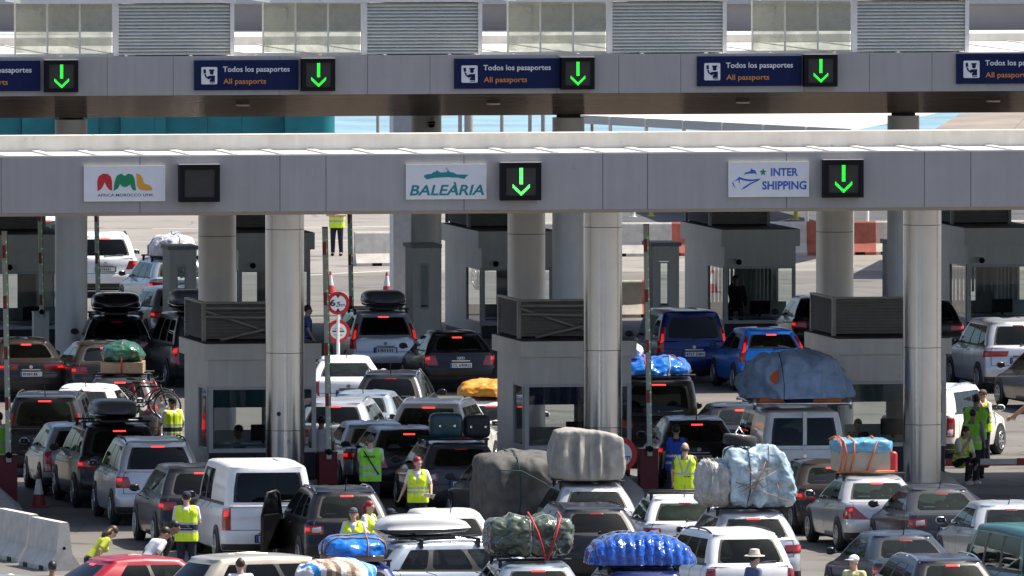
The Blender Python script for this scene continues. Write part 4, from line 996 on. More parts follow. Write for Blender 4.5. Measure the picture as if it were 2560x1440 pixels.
def car(kind, px, py, yaw, col, label, cat, name=None, glass_=None, rear=None, lamp_='wrap', lit=1, brake=True, rails=None, bars=False, plate=None, plate_s='white', aerial=False, bumper=False, hr=None, D=None, group='vehicles queueing at the booths', handle=False, dark_tail=False, wiper=True, intm=None, ky=1.0, spare=0, roofcol=None):
    """px, py: the middle of the roof's rear edge as surveyed from the photograph"""
    k = KINDS[kind]; s, G = shell(kind); L, W, H = s.L, s.W, s.H
    hz = (H - .05) if hr is None else hr
    Dr = D if D else Yat(py, hz)
    th = R(yaw); fw = Vector((-math.sin(th), math.cos(th), 0))
    ro = -L/2 + k['r7']                                   # the roof's rear edge in the car's own y
    P = Vector((xat(px, py, Dr), Dr, 0)) - fw*ro
    nm = name or {'sport_hatch': 'hatchback', 'passenger_van': 'van', 'crossover': 'suv', 'mpv': 'minivan'}.get(kind, kind)
    t = thing(nm, label, cat, P, th, group)
    B, wins = body_parts(kind); cp = paint_of(col)
    body = MB(); body.v = B.v; body.f = B.f; body.m = B.m; body.sm = B.sm
    me = body.mesh('body', [cp, M_TRIM]); me.set_sharp_from_angle(angle=R(38)); obj('body', me, t)
    gside = glass_ or G_TINT; grear = rear or gside
    for key, fs in wins.items():
        g_ = {'rear_window': grear, 'windscreen': G_CLEAR}.get(key, gside)
        if key[:4] == 'side' and int(key[4]) == len(k['panes'])-1: g_ = G_CLEAR if gside is G_CLEAR else G_TINT
        pane_mesh(B, fs).build(key if key in ('rear_window', 'windscreen') else 'side_window', g_, t)
    ck = (kind, lamp_)
    for sx in (-1, 1):
        c = LAMPS[lamp_](k); lm = L_DIM
        o = s.patch(MB(), G, c, sx, 7, 6, .014).build('tail_light', lm, t)
        if spare or (not lit and lamp_ in ('wrap', 'vert')):
            f0, f1 = (.05, .45) if lamp_ == 'vert' else (.1, .9)
            d = [(lerp(lerp(c[0][0], c[1][0], u), lerp(c[3][0], c[2][0], u), v), lerp(lerp(c[0][1], c[1][1], u), lerp(c[3][1], c[2][1], u), v)) for u, v in (((.04, f0), (.36, f0), (.36, f1), (.04, f1)) if lamp_ == 'wrap' else ((.1, f0), (.8, f0), (.8, f1), (.1, f1)))]
            s.patch(MB(), G, d, sx, 4, 4, .019).build('clear_lens', L_CLEAR, o)
        if lit:
            u0, u1, v0, v1 = {'wrap': (.40, .85, .25, .85), 'small': (.25, .8, .5, .92), 'tall': (.2, .8, .35, .8), 'vert': (.15, .8, .58, .92), 'tri': (.15, .55, .6, .92), 'wide': (.2, .75, .3, .8)}[lamp_]
            d = [(lerp(lerp(c[0][0], c[1][0], u), lerp(c[3][0], c[2][0], u), v), lerp(lerp(c[0][1], c[1][1], u), lerp(c[3][1], c[2][1], u), v)) for u, v in ((u0, v0), (u1, v0), (u1, v1), (u0, v1))]
            s.patch(MB(), G, d, sx, 5, 4, .019).build('lit_lens', L_ON if lit == 1 else L_HOT, o)
    if brake:
        zt = KZ(s, s.it) - .015; s.patch(MB(), G, ((-.26, zt-.045), (.26, zt-.045), (.26, zt-.015), (-.26, zt-.015)), 1, 8, 2, .016).build('brake_light', L_HOT if lit else L_DIM, t)
    zp = k['bz'] - .30 if not bumper else .5
    py_ = s.point(G, s.t_of_z(zp), 0).y
    b = MB(); b.box(-.26, .26, -.008, .004, -.055, .055, 0); b.box(-.259, -.215, -.0095, -.0081, -.054, .054, 1); b.box(-.29, .29, .0045, .02, -.075, .075, 2)
    po = b.build('number_plate', [M_PLATE if plate_s == 'white' else M_PLATEY, M_PLATEB, M_TRIM], t, (0, py_ - .018, zp))
    if plate: q = MB(); letters(q, plate, -.20, .24, -.036, .036, -.0098, bold=.02); q.build('lettering', M_BLACK, po)
    ze = k['bz'] - .13; pe = s.point(G, s.t_of_z(ze), 0)
    e = MB()
    if plate and plate[:2] == 'CL':
        for q in range(4): e.tube([(-.066 + .044*q + .028*math.cos(2*math.pi*i/16), 0, .028*math.sin(2*math.pi*i/16)) for i in range(16)], .006, 5, 0, True)
    else: e.cyl((0, -.006, 0), .042, .008, 18, axis='y')
    e.build('emblem', M_CHROME, t, (0, pe.y - .012, ze))
    if plate is None:
        random.seed(int(px)*7 + int(py)); lt = ''.join(random.choice('BCDFGHJKLMNPRSTVWXYZ') for _ in range(3)); q = MB(); x_ = -.19
        for ch in range(7): wd_ = random.choice((.022, .028, .032)); q.box(x_, x_ + wd_, -.0105, -.0099, -.032, .032); x_ += wd_ + random.choice((.018, .024, .034))
        q.build('plate_print', M_BLACK, po)
    q = MB(); q.box(-.22, .22, -.012, .012, -.012, .012); q.build('tailgate_handle', M_CHROME if lit else M_TRIM, t, (0, s.point(G, s.t_of_z(zp + .10), 0).y - .012, zp + .105))
    q = MB(); s.patch(q, G, ((-2.3, .24), (2.3, .24), (2.2, .40), (-2.2, .40)), 1, 24, 3, .010); q.build('bumper_insert', M_TRIM, t)
    if wiper and k['r6'] < .4:
        a = s.point(G, s.ib + 1.15, 0) + Vector((0, -.02, .0)); c = s.point(G, s.ib + 1.5, 3.6) + Vector((0, -.025, 0))
        MB().tube([a, c], .009, 5).ball(a, .022, 8, 6).build('rear_wiper', M_TRIM, t)
    wb = wheel_y(k); rw = .34 if kind in ('suv', 'van', 'passenger_van', 'crossover') else .315; ws = rw/.32
    for yy in wb:
        for sx in (-1, 1):
            wo = obj('wheel', ME_TYRE, t, (sx*(W - .085), yy, rw), None, (1.0, ws, ws)); obj('rim', ME_RIM, wo, (sx*.042, 0, 0))
    ym = L/2 - k['c'] - .18
    for sx in (-1, 1):
        m = MB(); m.ball((sx*.10, 0, 0), (.105, .055, .075), 14, 8, 0); m.tube([(sx*-.02, .01, -.03), (sx*.06, .01, -.02)], .02, 6, 1)
        m.add([(sx*.02, -.056, -.05), (sx*.185, -.050, -.045), (sx*.185, -.050, .05), (sx*.02, -.056, .055)], [(0,1,2,3) if sx > 0 else (3,2,1,0)], 2)
        m.build('door_mirror', [cp if kind != 'van' else M_TRIM, M_TRIM, M_TRIM], t, (sx*(W - .03), ym, k['bz'] + .04))
    b = MB()                                              # seats, dash, floor tray
    fl = .45; yb = -L/2 + k['r7'] + .15 if k['r6'] < .4 else -L/2 + k['r6'] + .35
    b.box(-W+.16, W-.16, -L/2+.4, L/2-1.0, fl, fl+.03)
    if k['r6'] > .4: b.box(-W+.2, W-.2, -L/2+k['r6']+.05, yb+.1, k['bz']-.08, k['bz']-.03)
    b.box(-W+.18, W-.18, L/2-k['c']-.5, L/2-k['c']-.15, .6, k['bz']-.02)
    rows = [yb + .35, -L/2 + k['L']*.52] if kind not in ('van',) else [-L/2 + k['L']*.62]
    for ri, yy in enumerate(rows):
        xs_ = (-.42, .42) if ri == len(rows)-1 else (-.45, 0, .45)
        for xx in xs_:
            hwid = .24 if ri == len(rows)-1 else .215
            b.box(xx-hwid, xx+hwid, yy-.06, yy+.08, fl, k['bz']+.02); b.ball((xx, yy-.02, k['bz']+.13), (.13, .055, .085), 10, 6)
        b.box(-W+.2, W-.2, yy+.08, yy+.5, fl, fl+.2)
    b.build('interior', intm or M_INT, t)
    zt = H - .03
    if rails:
        for sx in (-1, 1):
            y0, y1 = -L/2 + k['r7'] + .1, L/2 - k['wt'] - .15; xx = sx*(k['Wr'] - .05)
            pts = []
            for q in range(11): f = q/10; pts.append((xx, lerp(y0, y1, f), zt - .05 + .085*min(1, 4*f, 4*(1-f)) + .02*math.sin(math.pi*f)))
            m = MB(); m.tube(pts, .018, 7)
            for f in (.05, .5, .95): yy = lerp(y0, y1, f); m.tube([(xx, yy, zt-.08), (xx, yy, zt-.05 + .085*min(1, 4*f, 4*(1-f)))], .02, 6)
            m.build('roof_rail', rails, t)
    if bars:
        for f in (.22, .72):
            yy = lerp(-L/2 + k['r7'], L/2 - k['wt'], f); m = MB(); m.tube([(-k['Wr']-.06, yy, zt+.075), (k['Wr']+.06, yy, zt+.075)], .022, 8)
            for sx in (-1, 1): m.box(sx*(k['Wr']-.0)-.03, sx*(k['Wr']-.0)+.03, yy-.03, yy+.03, zt-.07, zt+.06)
            m.build('roof_bar', M_TRIM, t)
    if aerial: MB().tube([(0, ro+.12, H-.03), (0, ro-.04, H+.22)], [.012, .004], 6).build('aerial', M_TRIM, t)
    if handle:
        for sx in (-1, 1):
            for f in ((.42, .66) if len(k['panes']) > 2 else (.33, .62)):
                p = s.point(G, s.t_of_z(k['bz']-.09), s.s0 + 1); MB().tube([(sx*(W-.012), lerp(-L/2, L/2, f)-.1, k['bz']-.10), (sx*(W+.012), lerp(-L/2, L/2, f)-.02, k['bz']-.095), (sx*(W+.012), lerp(-L/2, L/2, f)+.02, k['bz']-.095), (sx*(W-.012), lerp(-L/2, L/2, f)+.1, k['bz']-.10)], .014, 6).build('door_handle', M_CHROME if handle == 2 else cp, t)
    c = Car(); c.t = t; c.P = P; c.th = th; c.k = k; c.zt = zt; c.G = G; c.s = s; c.ro = ro; c.col = cp
    return c
def KZ(s, i): return s.K[i][0]
def paint_of(c): return c
C = {}
# ---- far left lane, behind the rear booths
C['far'] = car('suv', 262, 590, 4, P_WHITE, 'white crossover with a long red brake strip, farthest behind the leftmost rear column', 'car', rear=G_DARK, lamp_='small', bars=False, rails=M_TRIM, lit=1)
C['far0'] = car('hatchback', 118, 545, 8, P_WHITE, 'white car mostly hidden at the far left, under the front gantry edge', 'car', glass_=G_CLEAR)
C['golf'] = car('estate_car', 446, 652, 13, P_BSILVER, 'silver blue estate carrying a silver wrapped load, beside the small cabin at the left', 'car', glass_=G_CLEAR, bars=True, lamp_='wrap', handle=True, brake=False)
C['pale'] = car('hatchback', 452, 724, 13, P_SILVER, 'pale silver hatchback with only its side windows in view, left of the small cabin', 'car', glass_=G_CLEAR)
C['blackbox'] = car('estate_car', 292, 797, 3, P_BLACK, 'black estate with a black roof box right behind the leftmost rear column', 'car', rear=G_DARK, bars=True, lit=0)
C['mvan'] = car('minivan', 517, 792, 11, P_DGREY, 'dark grey minivan with a lit tail lamp, half hidden by the leftmost front booth', 'minivan', lamp_='vert', rear=G_DARK, handle=True)
C['brown'] = car('sport_hatch', 262, 862, 10, P_BROWN, 'bronze brown hatchback with glowing tail lamps above the car with the cardboard load', 'car', lamp_='wrap', rear=G_DARK, handle=True)
C['sed0'] = car('sedan', 64, 853, 8, P_BROWN, 'dark brown sedan behind the left barrier arm, its plate in view', 'car', rear=G_DARK, lamp_='wide', plate=None)
C['bikes'] = car('estate_car', 300, 948, -2, P_GREY, 'grey estate with a cardboard load on its roof and bicycles on its back', 'car', bars=True, rails=M_CHROME, rear=G_DARK)
C['white2'] = car('sedan', 212, 970, -7, P_WHITE, 'white sedan whose roof shows between the dark minivan and the bicycles', 'car', rear=G_TINT, aerial=True, lit=0)
C['dmv'] = car('minivan', 112, 994, -3, P_DGREY, 'dark grey minivan with a big rear window behind the left barrier arm', 'minivan', lamp_='tall', rear=G_TINT, rails=M_TRIM, aerial=True)
C['p307'] = car('hatchback', 203, 1068, 8, P_BSILVER, 'silver blue hatchback next to the maroon cabinet at the left edge', 'car', lamp_='vert', lit=0, handle=True, rear=G_DARK)
C['bsuv'] = car('suv', 298, 1068, 9, P_BLACK, 'black suv with a dark roof box beside the left traffic cone', 'car', lamp_='wrap', rear=G_DARK, bars=True, handle=2)
C['ml'] = car('suv', 394, 1107, 8, P_SILVER, 'silver white suv with black roof rails behind the dark grey suv', 'car', lamp_='small', rear=G_DARK, rails=M_TRIM, handle=True)
C['cayenne'] = car('crossover', 500, 1158, 9, P_DGREY, 'dark grey suv with tall wheels, left of the white panel van', 'car', lamp_='wrap', rear=G_DARK, handle=True, D=299.0)
C['jumpy'] = car('van', 671, 1168, 9, P_WHITE, 'white panel van with dark rear window behind the vest worker', 'van', lamp_='vert', rear=G_DARK, glass_=G_TINT, brake=False, bumper=True, handle=True)
C['qash'] = car('crossover', 866, 1230, 10, P_BLACK, 'black crossover with its driver door open in front of the white van', 'car', lamp_='wrap', rear=G_TINT, rails=M_CHROME, aerial=True, handle=True, spare=1)
# ---- middle lanes
C['audi'] = car('sport_hatch', 1141, 826, 9, P_BLACK, 'black hatchback with readable white plate between the front booths', 'car', lamp_='small', rear=G_DARK, plate='CL 690RG', D=361.2, handle=True)
C['gbox'] = car('mpv', 958, 797, 8, P_SILVER, 'silver minivan with a grey roof box right of the round signs', 'minivan', lamp_='tall', rear=G_DARK, bars=True, hr=1.52, D=367.6)
C['logan'] = car('sedan', 866, 899, 3, P_WHITE, 'white sedan just right of the tall barrier arm by the round signs', 'car', lamp_='vert', lit=0, aerial=True, brake=False, rear=G_TINT)
C['merc'] = car('crossover', 976, 938, -4, P_DGREY, 'dark crossover with bright roof rails and both mirrors showing', 'car', rails=M_CHROME, rear=G_DARK, aerial=True, lit=0)
C['aven'] = car('sedan', 906, 986, -8, P_BSILVER, 'blue silver sedan between the dark crossover and the white one', 'car', rear=G_TINT, lit=0, aerial=True)
C['wag'] = car('estate_car', 838, 1026, -6, P_SILVER, 'silver estate partly hidden by the right edge of the leftmost booth', 'car', rear=G_DARK, rails=M_CHROME, D=327.3)
C['skoda'] = car('suv', 1072, 1010, -9, P_CREAM, 'cream white suv with a lit brake strip left of the middle booth', 'car', rear=G_TINT, glass_=G_TINT, rails=M_CHROME)
C['orange'] = car('sport_hatch', 1228, 1012, -6, P_WHITE, 'white hatchback under an orange tarp, hidden behind the middle booth', 'car', bars=True, D=329)
C['a4'] = car('sedan', 940, 1060, 9, P_BSILVER, 'blue silver sedan right of the middle maroon cabinet', 'car', rear=G_DARK, handle=True, D=319.4)
C['dk'] = car('hatchback', 1022, 1076, 10, P_BLACK, 'black hatchback behind the back-turned worker with lettered vest', 'car', rear=G_TINT, glass_=G_TINT, lamp_='small')
C['suit'] = car('estate_car', 1150, 1113, 8, P_GREY, 'grey estate carrying two dark suitcases on its roof', 'car', bars=True, rear=G_DARK, lit=0)
C['mbc'] = car('sedan', 1278, 1156, 9, P_DGREY, 'dark grey sedan left of the dark tarp covered trailer', 'car', lamp_='tri', rear=G_CLEAR)
C['canvas'] = car('hatchback', 1486, 1222, 8, P_SILVER, 'silver hatchback carrying the big grey canvas load', 'car', bars=True, rear=G_TINT, glass_=G_CLEAR, lit=0, D=295.2, brake=False)
C['seat'] = car('estate_car', 1490, 1274, 10, P_DGREY, 'dark grey estate with black roof rails, in front of the canvas load car', 'car', rails=M_TRIM, rear=G_DARK, lit=0)
C['clio'] = car('hatchback', 1128, 1286, 8, P_WHITE, 'white hatchback behind the white roof box, brake strip lit', 'car', aerial=True, rear=G_TINT)
C['whatch'] = car('hatchback', 1712, 1248, 6, P_WHITE, 'white hatchback with empty black roof bars, yellow cloth behind its glass', 'car', bars=True, aerial=True, rear=G_CLEAR, glass_=G_CLEAR, lit=0, intm=M_INTL)
C['plastic'] = car('estate_car', 1884, 1287, 8, P_SILVER, 'silver estate carrying the plastic wrapped load with a wheel on top', 'car', bars=True, rear=G_TINT, lamp_='wrap')
C['wmpv'] = car('mpv', 1866, 1336, 16, P_WHITE, 'white minivan with black roof rails behind the straw hat man', 'minivan', rails=M_TRIM, rear=G_TINT, glass_=G_TINT, lamp_='vert', lit=0, brake=False)
# ---- right lanes
C['c8'] = car('minivan', 1730, 783, 9, P_DBLUE, 'dark blue minivan with tall lit tail lamps left of the bright blue car', 'minivan', lamp_='tall', rear=G_DARK, plate='4757 DBN', brake=False, handle=True)
C['focus'] = car('hatchback', 1927, 828, 10, P_BLUE, 'bright blue hatchback right of the dark blue minivan', 'car', lamp_='tall', rear=G_TINT, D=361.5)
C['bk1'] = car('hatchback', 2060, 757, 6, P_BLACK, 'dark car mostly hidden behind the roof screen of the right front booth', 'car', D=379)
C['bk2'] = car('estate_car', 2320, 770, 6, P_BLACK, 'black car mostly hidden behind the rightmost front column', 'car', D=377)
C['tig'] = car('suv', 2545, 806, 11, P_SILVER, 'silver grey suv at the right edge under the rear gantry', 'car', lamp_='wide', rear=G_TINT, lit=0, handle=True)
C['gold'] = car('sedan', 2655, 880, 13, P_GOLD, 'bronze sedan cut off by the right edge, below the silver suv', 'car', lit=0)
C['bvan'] = car('passenger_van', 1646, 976, 2, P_BLACK, 'black van with a shiny blue tarp on its roof, right of the middle front booth', 'van', rear=G_DARK, hr=1.72, D=328, bars=True)
C['dg'] = car('hatchback', 1742, 1038, 5, P_BLACK, 'black hatchback in front of the blue vest worker', 'car', rear=G_DARK, aerial=True, lit=1, D=320.3)
C['dg2'] = car('sedan', 1850, 1062, 8, P_DGREY, 'dark sedan squeezed left of the white van with the big tarp', 'car', D=327)
C['kangoo'] = car('van', 2010, 1032, 8, P_WHITE, 'white van with two rear windows carrying the big blue grey tarp', 'van', rear=G_DARK, glass_=G_DARK, lamp_='vert', lit=0, brake=False)
C['taupe'] = car('sedan', 2078, 1158, 8, P_BROWN, 'brown grey sedan with a white sticker on its rear glass', 'car', rear=G_TINT, D=304.4)
C['mb'] = car('sedan', 2190, 1198, 10, P_SILVER, 'silver sedan carrying the cardboard box with orange straps', 'car', lamp_='tri', rear=G_CLEAR, glass_=G_CLEAR, bars=True, handle=True)
C['passat'] = car('sedan', 2352, 1224, 10, P_GREY, 'grey sedan in front of the right concrete nose', 'car', lamp_='wrap', lit=0, rear=G_CLEAR, glass_=G_TINT, aerial=True)
C['rs'] = car('sedan', 2525, 1264, 10, P_SILVER, 'pale silver sedan at the right edge, right of the grey sedan', 'car', rear=G_TINT, aerial=True, lit=0)
C['alfa'] = car('sedan', 2262, 1340, 12, P_LBLUE, 'dark blue grey sedan above the man in the white cap', 'car', rear=G_TINT, aerial=True, lit=0)
C['t5'] = car('passenger_van', 2672, 1332, 15, P_GREEN, 'green van at the lower right edge', 'van', glass_=G_TINT, lamp_='vert')
C['rwag'] = car('estate_car', 2380, 1403, 13, P_DGREY, 'dark estate with bright roof rails at the lower right', 'car', rails=M_CHROME, rear=G_TINT, glass_=G_DARK)
c = C['scenic'] = car('mpv', 2303, 982, -19, P_CREAM, 'cream minivan turned right at the right edge, behind the vest group', 'minivan', glass_=G_TINT, lamp_='vert', rails=M_CHROME, lit=0, D=331)
# ---- bottom row
C['bluecar'] = car('estate_car', 895, 1432, 8, P_DBLUE, 'dark estate under the blue tarp and cardboard at the bottom', 'car', bars=True, D=269.5)
C['stripe'] = car('hatchback', 838, 1490, 6, P_DGREY, 'dark hatchback under the striped bundle at the bottom edge', 'car', bars=True, D=262)
C['bt'] = car('estate_car', 1618, 1430, 8, P_DBLUE, 'dark blue estate under the ribbed shiny blue tarp', 'car', bars=True, rails=M_TRIM, D=268)
C['gt'] = car('estate_car', 1345, 1418, 8, P_BSILVER, 'blue silver estate under the shiny green load', 'car', bars=True, D=269.8)
C['sbox'] = car('estate_car', 960, 1360, -68, P_BSILVER, 'blue silver estate seen from the side under the white roof box', 'car', glass_=G_TINT, rails=M_CHROME, D=276.5, bars=True, brake=False)
C['red'] = car('sport_hatch', 240, 1402, -66, P_RED, 'red hatchback seen from the side at the lower left', 'car', glass_=G_DARK, D=272.9)
C['beige'] = car('crossover', 500, 1404, -64, P_BEIGE, 'champagne hatchback seen from the side at the bottom left', 'car', glass_=G_DARK, D=270.0, brake=False)
C['lb'] = car('sedan', -60, 1418, -70, P_BSILVER, 'blue silver car roof at the bottom left corner', 'car', D=267)

# the open driver door of the black crossover
q = C['qash']; s = q.s; k = q.k
dk = MB(); hy = k['L']/2 - k['c'] - .35; ln = 1.05
dk.add([(-.03, 0, .35), (.03, 0, .35), (.03, -ln, .38), (-.03, -ln, .38), (-.03, 0, k['bz']), (.03, 0, k['bz']), (.03, -ln, k['bz']+.01), (-.03, -ln, k['bz']+.01)], [(0,3,2,1), (4,5,6,7), (0,1,5,4), (1,2,6,5), (2,3,7,6), (3,0,4,7)])
o = dk.build('door', [P_BLACK], q.t, (-s.W + .02, hy, 0)); o.rotation_euler = (0, 0, R(-30)); o['label'] = 'open driver door'
f = MB(); f.tube([(0, -.02, k['bz']), (.10, -.42, k['H']-.17), (.12, -.62, k['H']-.12), (.10, -ln+.02, k['H']-.14), (0, -ln, k['bz'])], .03, 6); f.build('window_frame', M_TRIM, o)
MB().add([(0, -.02, k['bz']), (0, -ln, k['bz']), (.10, -ln+.02, k['H']-.14), (.12, -.62, k['H']-.12), (.10, -.42, k['H']-.17)], [(0,1,2,3,4)]).build('pane', G_TINT, o)
# ---------------------------------------------------------------- things carried on the cars
def tarp(name, col, rough=.35, bump=.5, bs=9.0, coat=.3, var=.12, dist=.05, drape=1.0):
    m = mat(name, col, rough, 0, coat=coat, var=var, scale=5, coat_rough=.12); t = m.node_tree; n = t.nodes; b = n['Principled BSDF']; tc = [q for q in n if q.type == 'TEX_COORD'][0]
    prev = None
    for sc_, ds_, st in ((bs*.35, dist*1.6, bump), (bs, dist*.7, bump*.8)):          # sharp creases, coarse and fine
        nz = n.new('ShaderNodeTexNoise'); nz.noise_type = 'RIDGED_MULTIFRACTAL'; nz.inputs['Scale'].default_value = sc_; nz.inputs['Detail'].default_value = 3; nz.inputs['Distortion'].default_value = .6
        mp = n.new('ShaderNodeMapping'); mp.inputs['Scale'].default_value = (1, 1, drape); t.links.new(tc.outputs['Object'], mp.inputs[0]); t.links.new(mp.outputs[0], nz.inputs['Vector']); bp = n.new('ShaderNodeBump'); bp.inputs['Strength'].default_value = st; bp.inputs['Distance'].default_value = ds_
        t.links.new(nz.outputs['Fac'], bp.inputs['Height'])
        if prev: t.links.new(prev.outputs[0], bp.inputs['Normal'])
        prev = bp
    t.links.new(prev.outputs[0], b.inputs['Normal']); t.links.new(prev.outputs[0], b.inputs['Coat Normal'])
    return m
T_GREY = tarp('grey canvas', (.30, .29, .26), .8, .3, 9, 0, .14, .05, .25); T_DGREY = tarp('dark grey canvas', (.085, .083, .078), .75, .3, 8, 0, .2, .05, .3); T_BLUE = tarp('shiny blue plastic tarp', (.008, .17, .66), .22, .7, 7, .6, .2)
T_BGREY = tarp('dull blue grey tarp', (.29, .41, .62), .6, .3, 5, .05, .12, .06, .35); T_GREEN = tarp('shiny dark green plastic', (.075, .095, .06), .22, .7, 6, .7, .2); T_SILVER = tarp('silver wrapping', (.52, .53, .57), .35, .8, 7, .3, .12)
T_PLASTIC = tarp('pale blue wrapped plastic', (.42, .56, .64), .18, .9, 8, .8, .35); T_MESH = tarp('grey woven sack', (.42, .42, .40), .6, .6, 16, .1, .2); T_ORANGE = tarp('orange tarp', (.62, .27, .02), .5, .4, 5, .1, .1, .06, .5); T_WHITEB = tarp('white plastic bag', (.75, .76, .78), .4, .6, 8, .3, .08)
M_CARD = mat('brown cardboard', (.36, .25, .15), .8, var=.12, scale=6); M_CARDP = mat('pale cardboard', (.50, .44, .34), .8, var=.08, scale=4); M_SKYP = tarp('sky blue plastic sheet', (.14, .42, .66), .3, .6, 9, .4, .2)
M_STRAPR = mat('red strap', (.45, .02, .03), .6); M_STRAPO = mat('orange strap', (.75, .16, .02), .6); M_STRAPB = mat('brown tape', (.30, .15, .06), .5); M_ROPE = mat('pale rope', (.50, .46, .38), .8); M_ROPED = mat('dark rope', (.03, .07, .07), .8)
M_BOXG = mat('grey roof box plastic', (.085, .09, .095), .38, coat=.2, var=.06); M_BOXB = mat('black roof box plastic', (.014, .014, .016), .2, coat=.6, var=.05); M_BOXW = mat('white roof box plastic', (.55, .56, .55), .25, coat=.6, var=.03)
def supersurf(w, d, h, e, amp, fr, seed, folds=0.0, ridge=None, top=None, taper=0.0, dome=False):
    if dome: h = 2*h
    S = Vector((seed*7.3, seed*3.1, seed*5.7))
    def f(p):
        m = (abs(p.x)**e + abs(p.y)**e + abs(p.z)**e)**(1/e); q = p/m
        v = Vector((q.x*w/2, q.y*d/2, q.z*h/2)); n = Vector((q.x/w, q.y/d, q.z/h)).normalized()
        a = amp*(noise.fractal(v*fr + S, 1.0, 2.0, 4))
        a -= amp*.7*abs(noise.noise(v*fr*1.7 + S*2))
        if folds: a += folds*noise.noise(Vector((math.atan2(q.y*d, q.x*w)*5.5, q.z*.5, seed)))*(1-abs(q.z)**3)*(1.0 - .5*q.z)
        if ridge: a += ridge[1]*(abs(math.sin(math.pi*q.x*ridge[0]/2 + .6*noise.noise(v*1.5 + S)))**.6 - .6)
        v = v + n*a
        if top: v.z += top(q.x, q.y)*max(0, (q.z+1)/2)
        if taper: v.x *= 1 - taper*max(0, q.z); v.y *= 1 - taper*max(0, q.z)
        v.z = max(v.z + (0 if dome else h/2), 0.0); return v
    return f
def bundle_mb(f, N=30):
    b = MB(); keys = {}
    def vid(p):
        k = (round(p.x, 4), round(p.y, 4), round(p.z, 4))
        if k not in keys: keys[k] = len(b.v); b.v.append(tuple(f(p)))
        return keys[k]
    for ax in range(3):
        for sg in (-1, 1):
            for i in range(N):
                for j in range(N):
                    q = []
                    for di, dj in ((0,0), (1,0), (1,1), (0,1)):
                        u, v = math.tan((2*(i+di)/N-1)*math.pi/4), math.tan((2*(j+dj)/N-1)*math.pi/4); c = [0, 0, 0]; c[ax] = sg; c[(ax+1) % 3] = u; c[(ax+2) % 3] = v; q.append(vid(Vector(c)))
                    if sg < 0: q = q[::-1]
                    b.f.append(q); b.m.append(0); b.sm.append(True)
    return b
def strap_path(f, plane, off, a0=-80, a1=260, n=40, grow=1.012):
    pts = []
    for i in range(n+1):
        a = R(lerp(a0, a1, i/n)); c, s_ = math.cos(a), math.sin(a)
        p = Vector((off, c, s_)) if plane == 'x' else Vector((c, off, s_))
        v = f(p); v = Vector((v.x*grow, v.y*grow, v.z*grow + .006)); pts.append(v)
    return pts
def on_car(c, x, y, dz=.0):
    """a place on a car's roof: x across, y from the roof's rear edge forward"""
    th = c.th; v = Vector((x, c.ro + y, 0)); v = Vector((v.x*math.cos(th) - v.y*math.sin(th), v.x*math.sin(th) + v.y*math.cos(th), 0))
    return Vector((c.P.x + v.x, c.P.y + v.y, c.zt + .10 + dz))
def bundle(nm, label, cat, c, x, y, dims, m, e=4, amp=.05, fr=2.4, seed=1, straps=(), group='loads tied onto car roofs', dz=0, rz=0, N=30, **kw):
    w_, d_, h_ = dims; f = supersurf(w_, d_, h_, e, amp, fr, seed, **kw)
    t = thing(nm, label, cat, on_car(c, x, y, dz), c.th + R(rz), group)
    bundle_mb(f, N).build('cover', m, t)
    for pl, off, r, sm in straps: MB().tube(strap_path(f, pl, off), r, 6).build('strap', sm, t)
    return t, f
bundle('roof_bundle', 'silver grey wrapped load on the silver blue estate at the left', 'bundle', C['golf'], 0, .85, (1.22, 1.7, .60), T_SILVER, 2.6, .09, 2.2, 3, (('y', .2, .01, M_ROPED), ('x', .1, .01, M_ROPED)), dome=True)
bundle('roof_bundle', 'grey canvas covered tall load on the silver hatchback', 'bundle', C['canvas'], -.03, .72, (1.30, 1.3, .91), T_GREY, 16, .04, 2.0, 5, (), folds=.13, top=lambda x, y: .07*(1-x*x) - .05*x, taper=.05, N=48)
GT_, _f = bundle('roof_bundle', 'shiny green plastic load with red straps on the blue silver estate', 'bundle', C['gt'], -.05, .9, (1.52, 1.3, .74), T_GREEN, 3.2, .10, 2.6, 8, (('y', -.25, .009, M_ROPE), ('x', -.05, .007, M_ROPE), ('x', .55, .007, M_ROPE)), ridge=(3.4, .06), N=44)
for xa, xb in ((-.02, .22), (.52, .26)): MB().tube([v + Vector((0, -.02, 0)) for v in (Vector((xa, -.1, .80)), Vector((xa, -.45, .74)), Vector((lerp(xa, xb, .4), -.70, .48)), Vector((lerp(xa, xb, .8), -.70, .15)), Vector((xb, -.6, -.02)))], .02, 6).build('strap', M_STRAPR, GT_)
t_, f_ = bundle('roof_bundle', 'ribbed shiny blue plastic load on the dark blue estate', 'bundle', C['bt'], .0, .9, (1.90, 1.5, .47), tarp('ribbed blue film', (.004, .085, .46), .18, 1.0, 9, .8, .25), 3.2, .03, 3.0, 11, (('y', -.4, .006, M_ROPE), ('y', .1, .006, M_ROPE)), ridge=(11, .075), N=56, dome=True, top=lambda x, y: .06*(1-x*x) - .12*max(0, x)**2)
t_, f_ = bundle('roof_bundle', 'blue tarp load over brown cardboard at the bottom of the photo', 'bundle', C['bluecar'], .0, .8, (1.16, 1.3, .36), T_BLUE, 2.8, .05, 2.6, 14, (('y', -.55, .02, M_STRAPB), ('y', -.2, .015, M_STRAPB), ('x', .35, .012, M_STRAPB)), dz=.07, dome=True)
MB().box(-.50, .50, -.58, .6, .0, .10).build('cardboard', M_CARD, t_, (0, 0, -.10))
bundle('roof_bundle', 'crumpled orange tarp beside the middle front booth', 'bundle', C['orange'], -.15, .8, (1.35, 1.5, .33), T_ORANGE, 2.4, .10, 2.2, 17, (), dome=True)
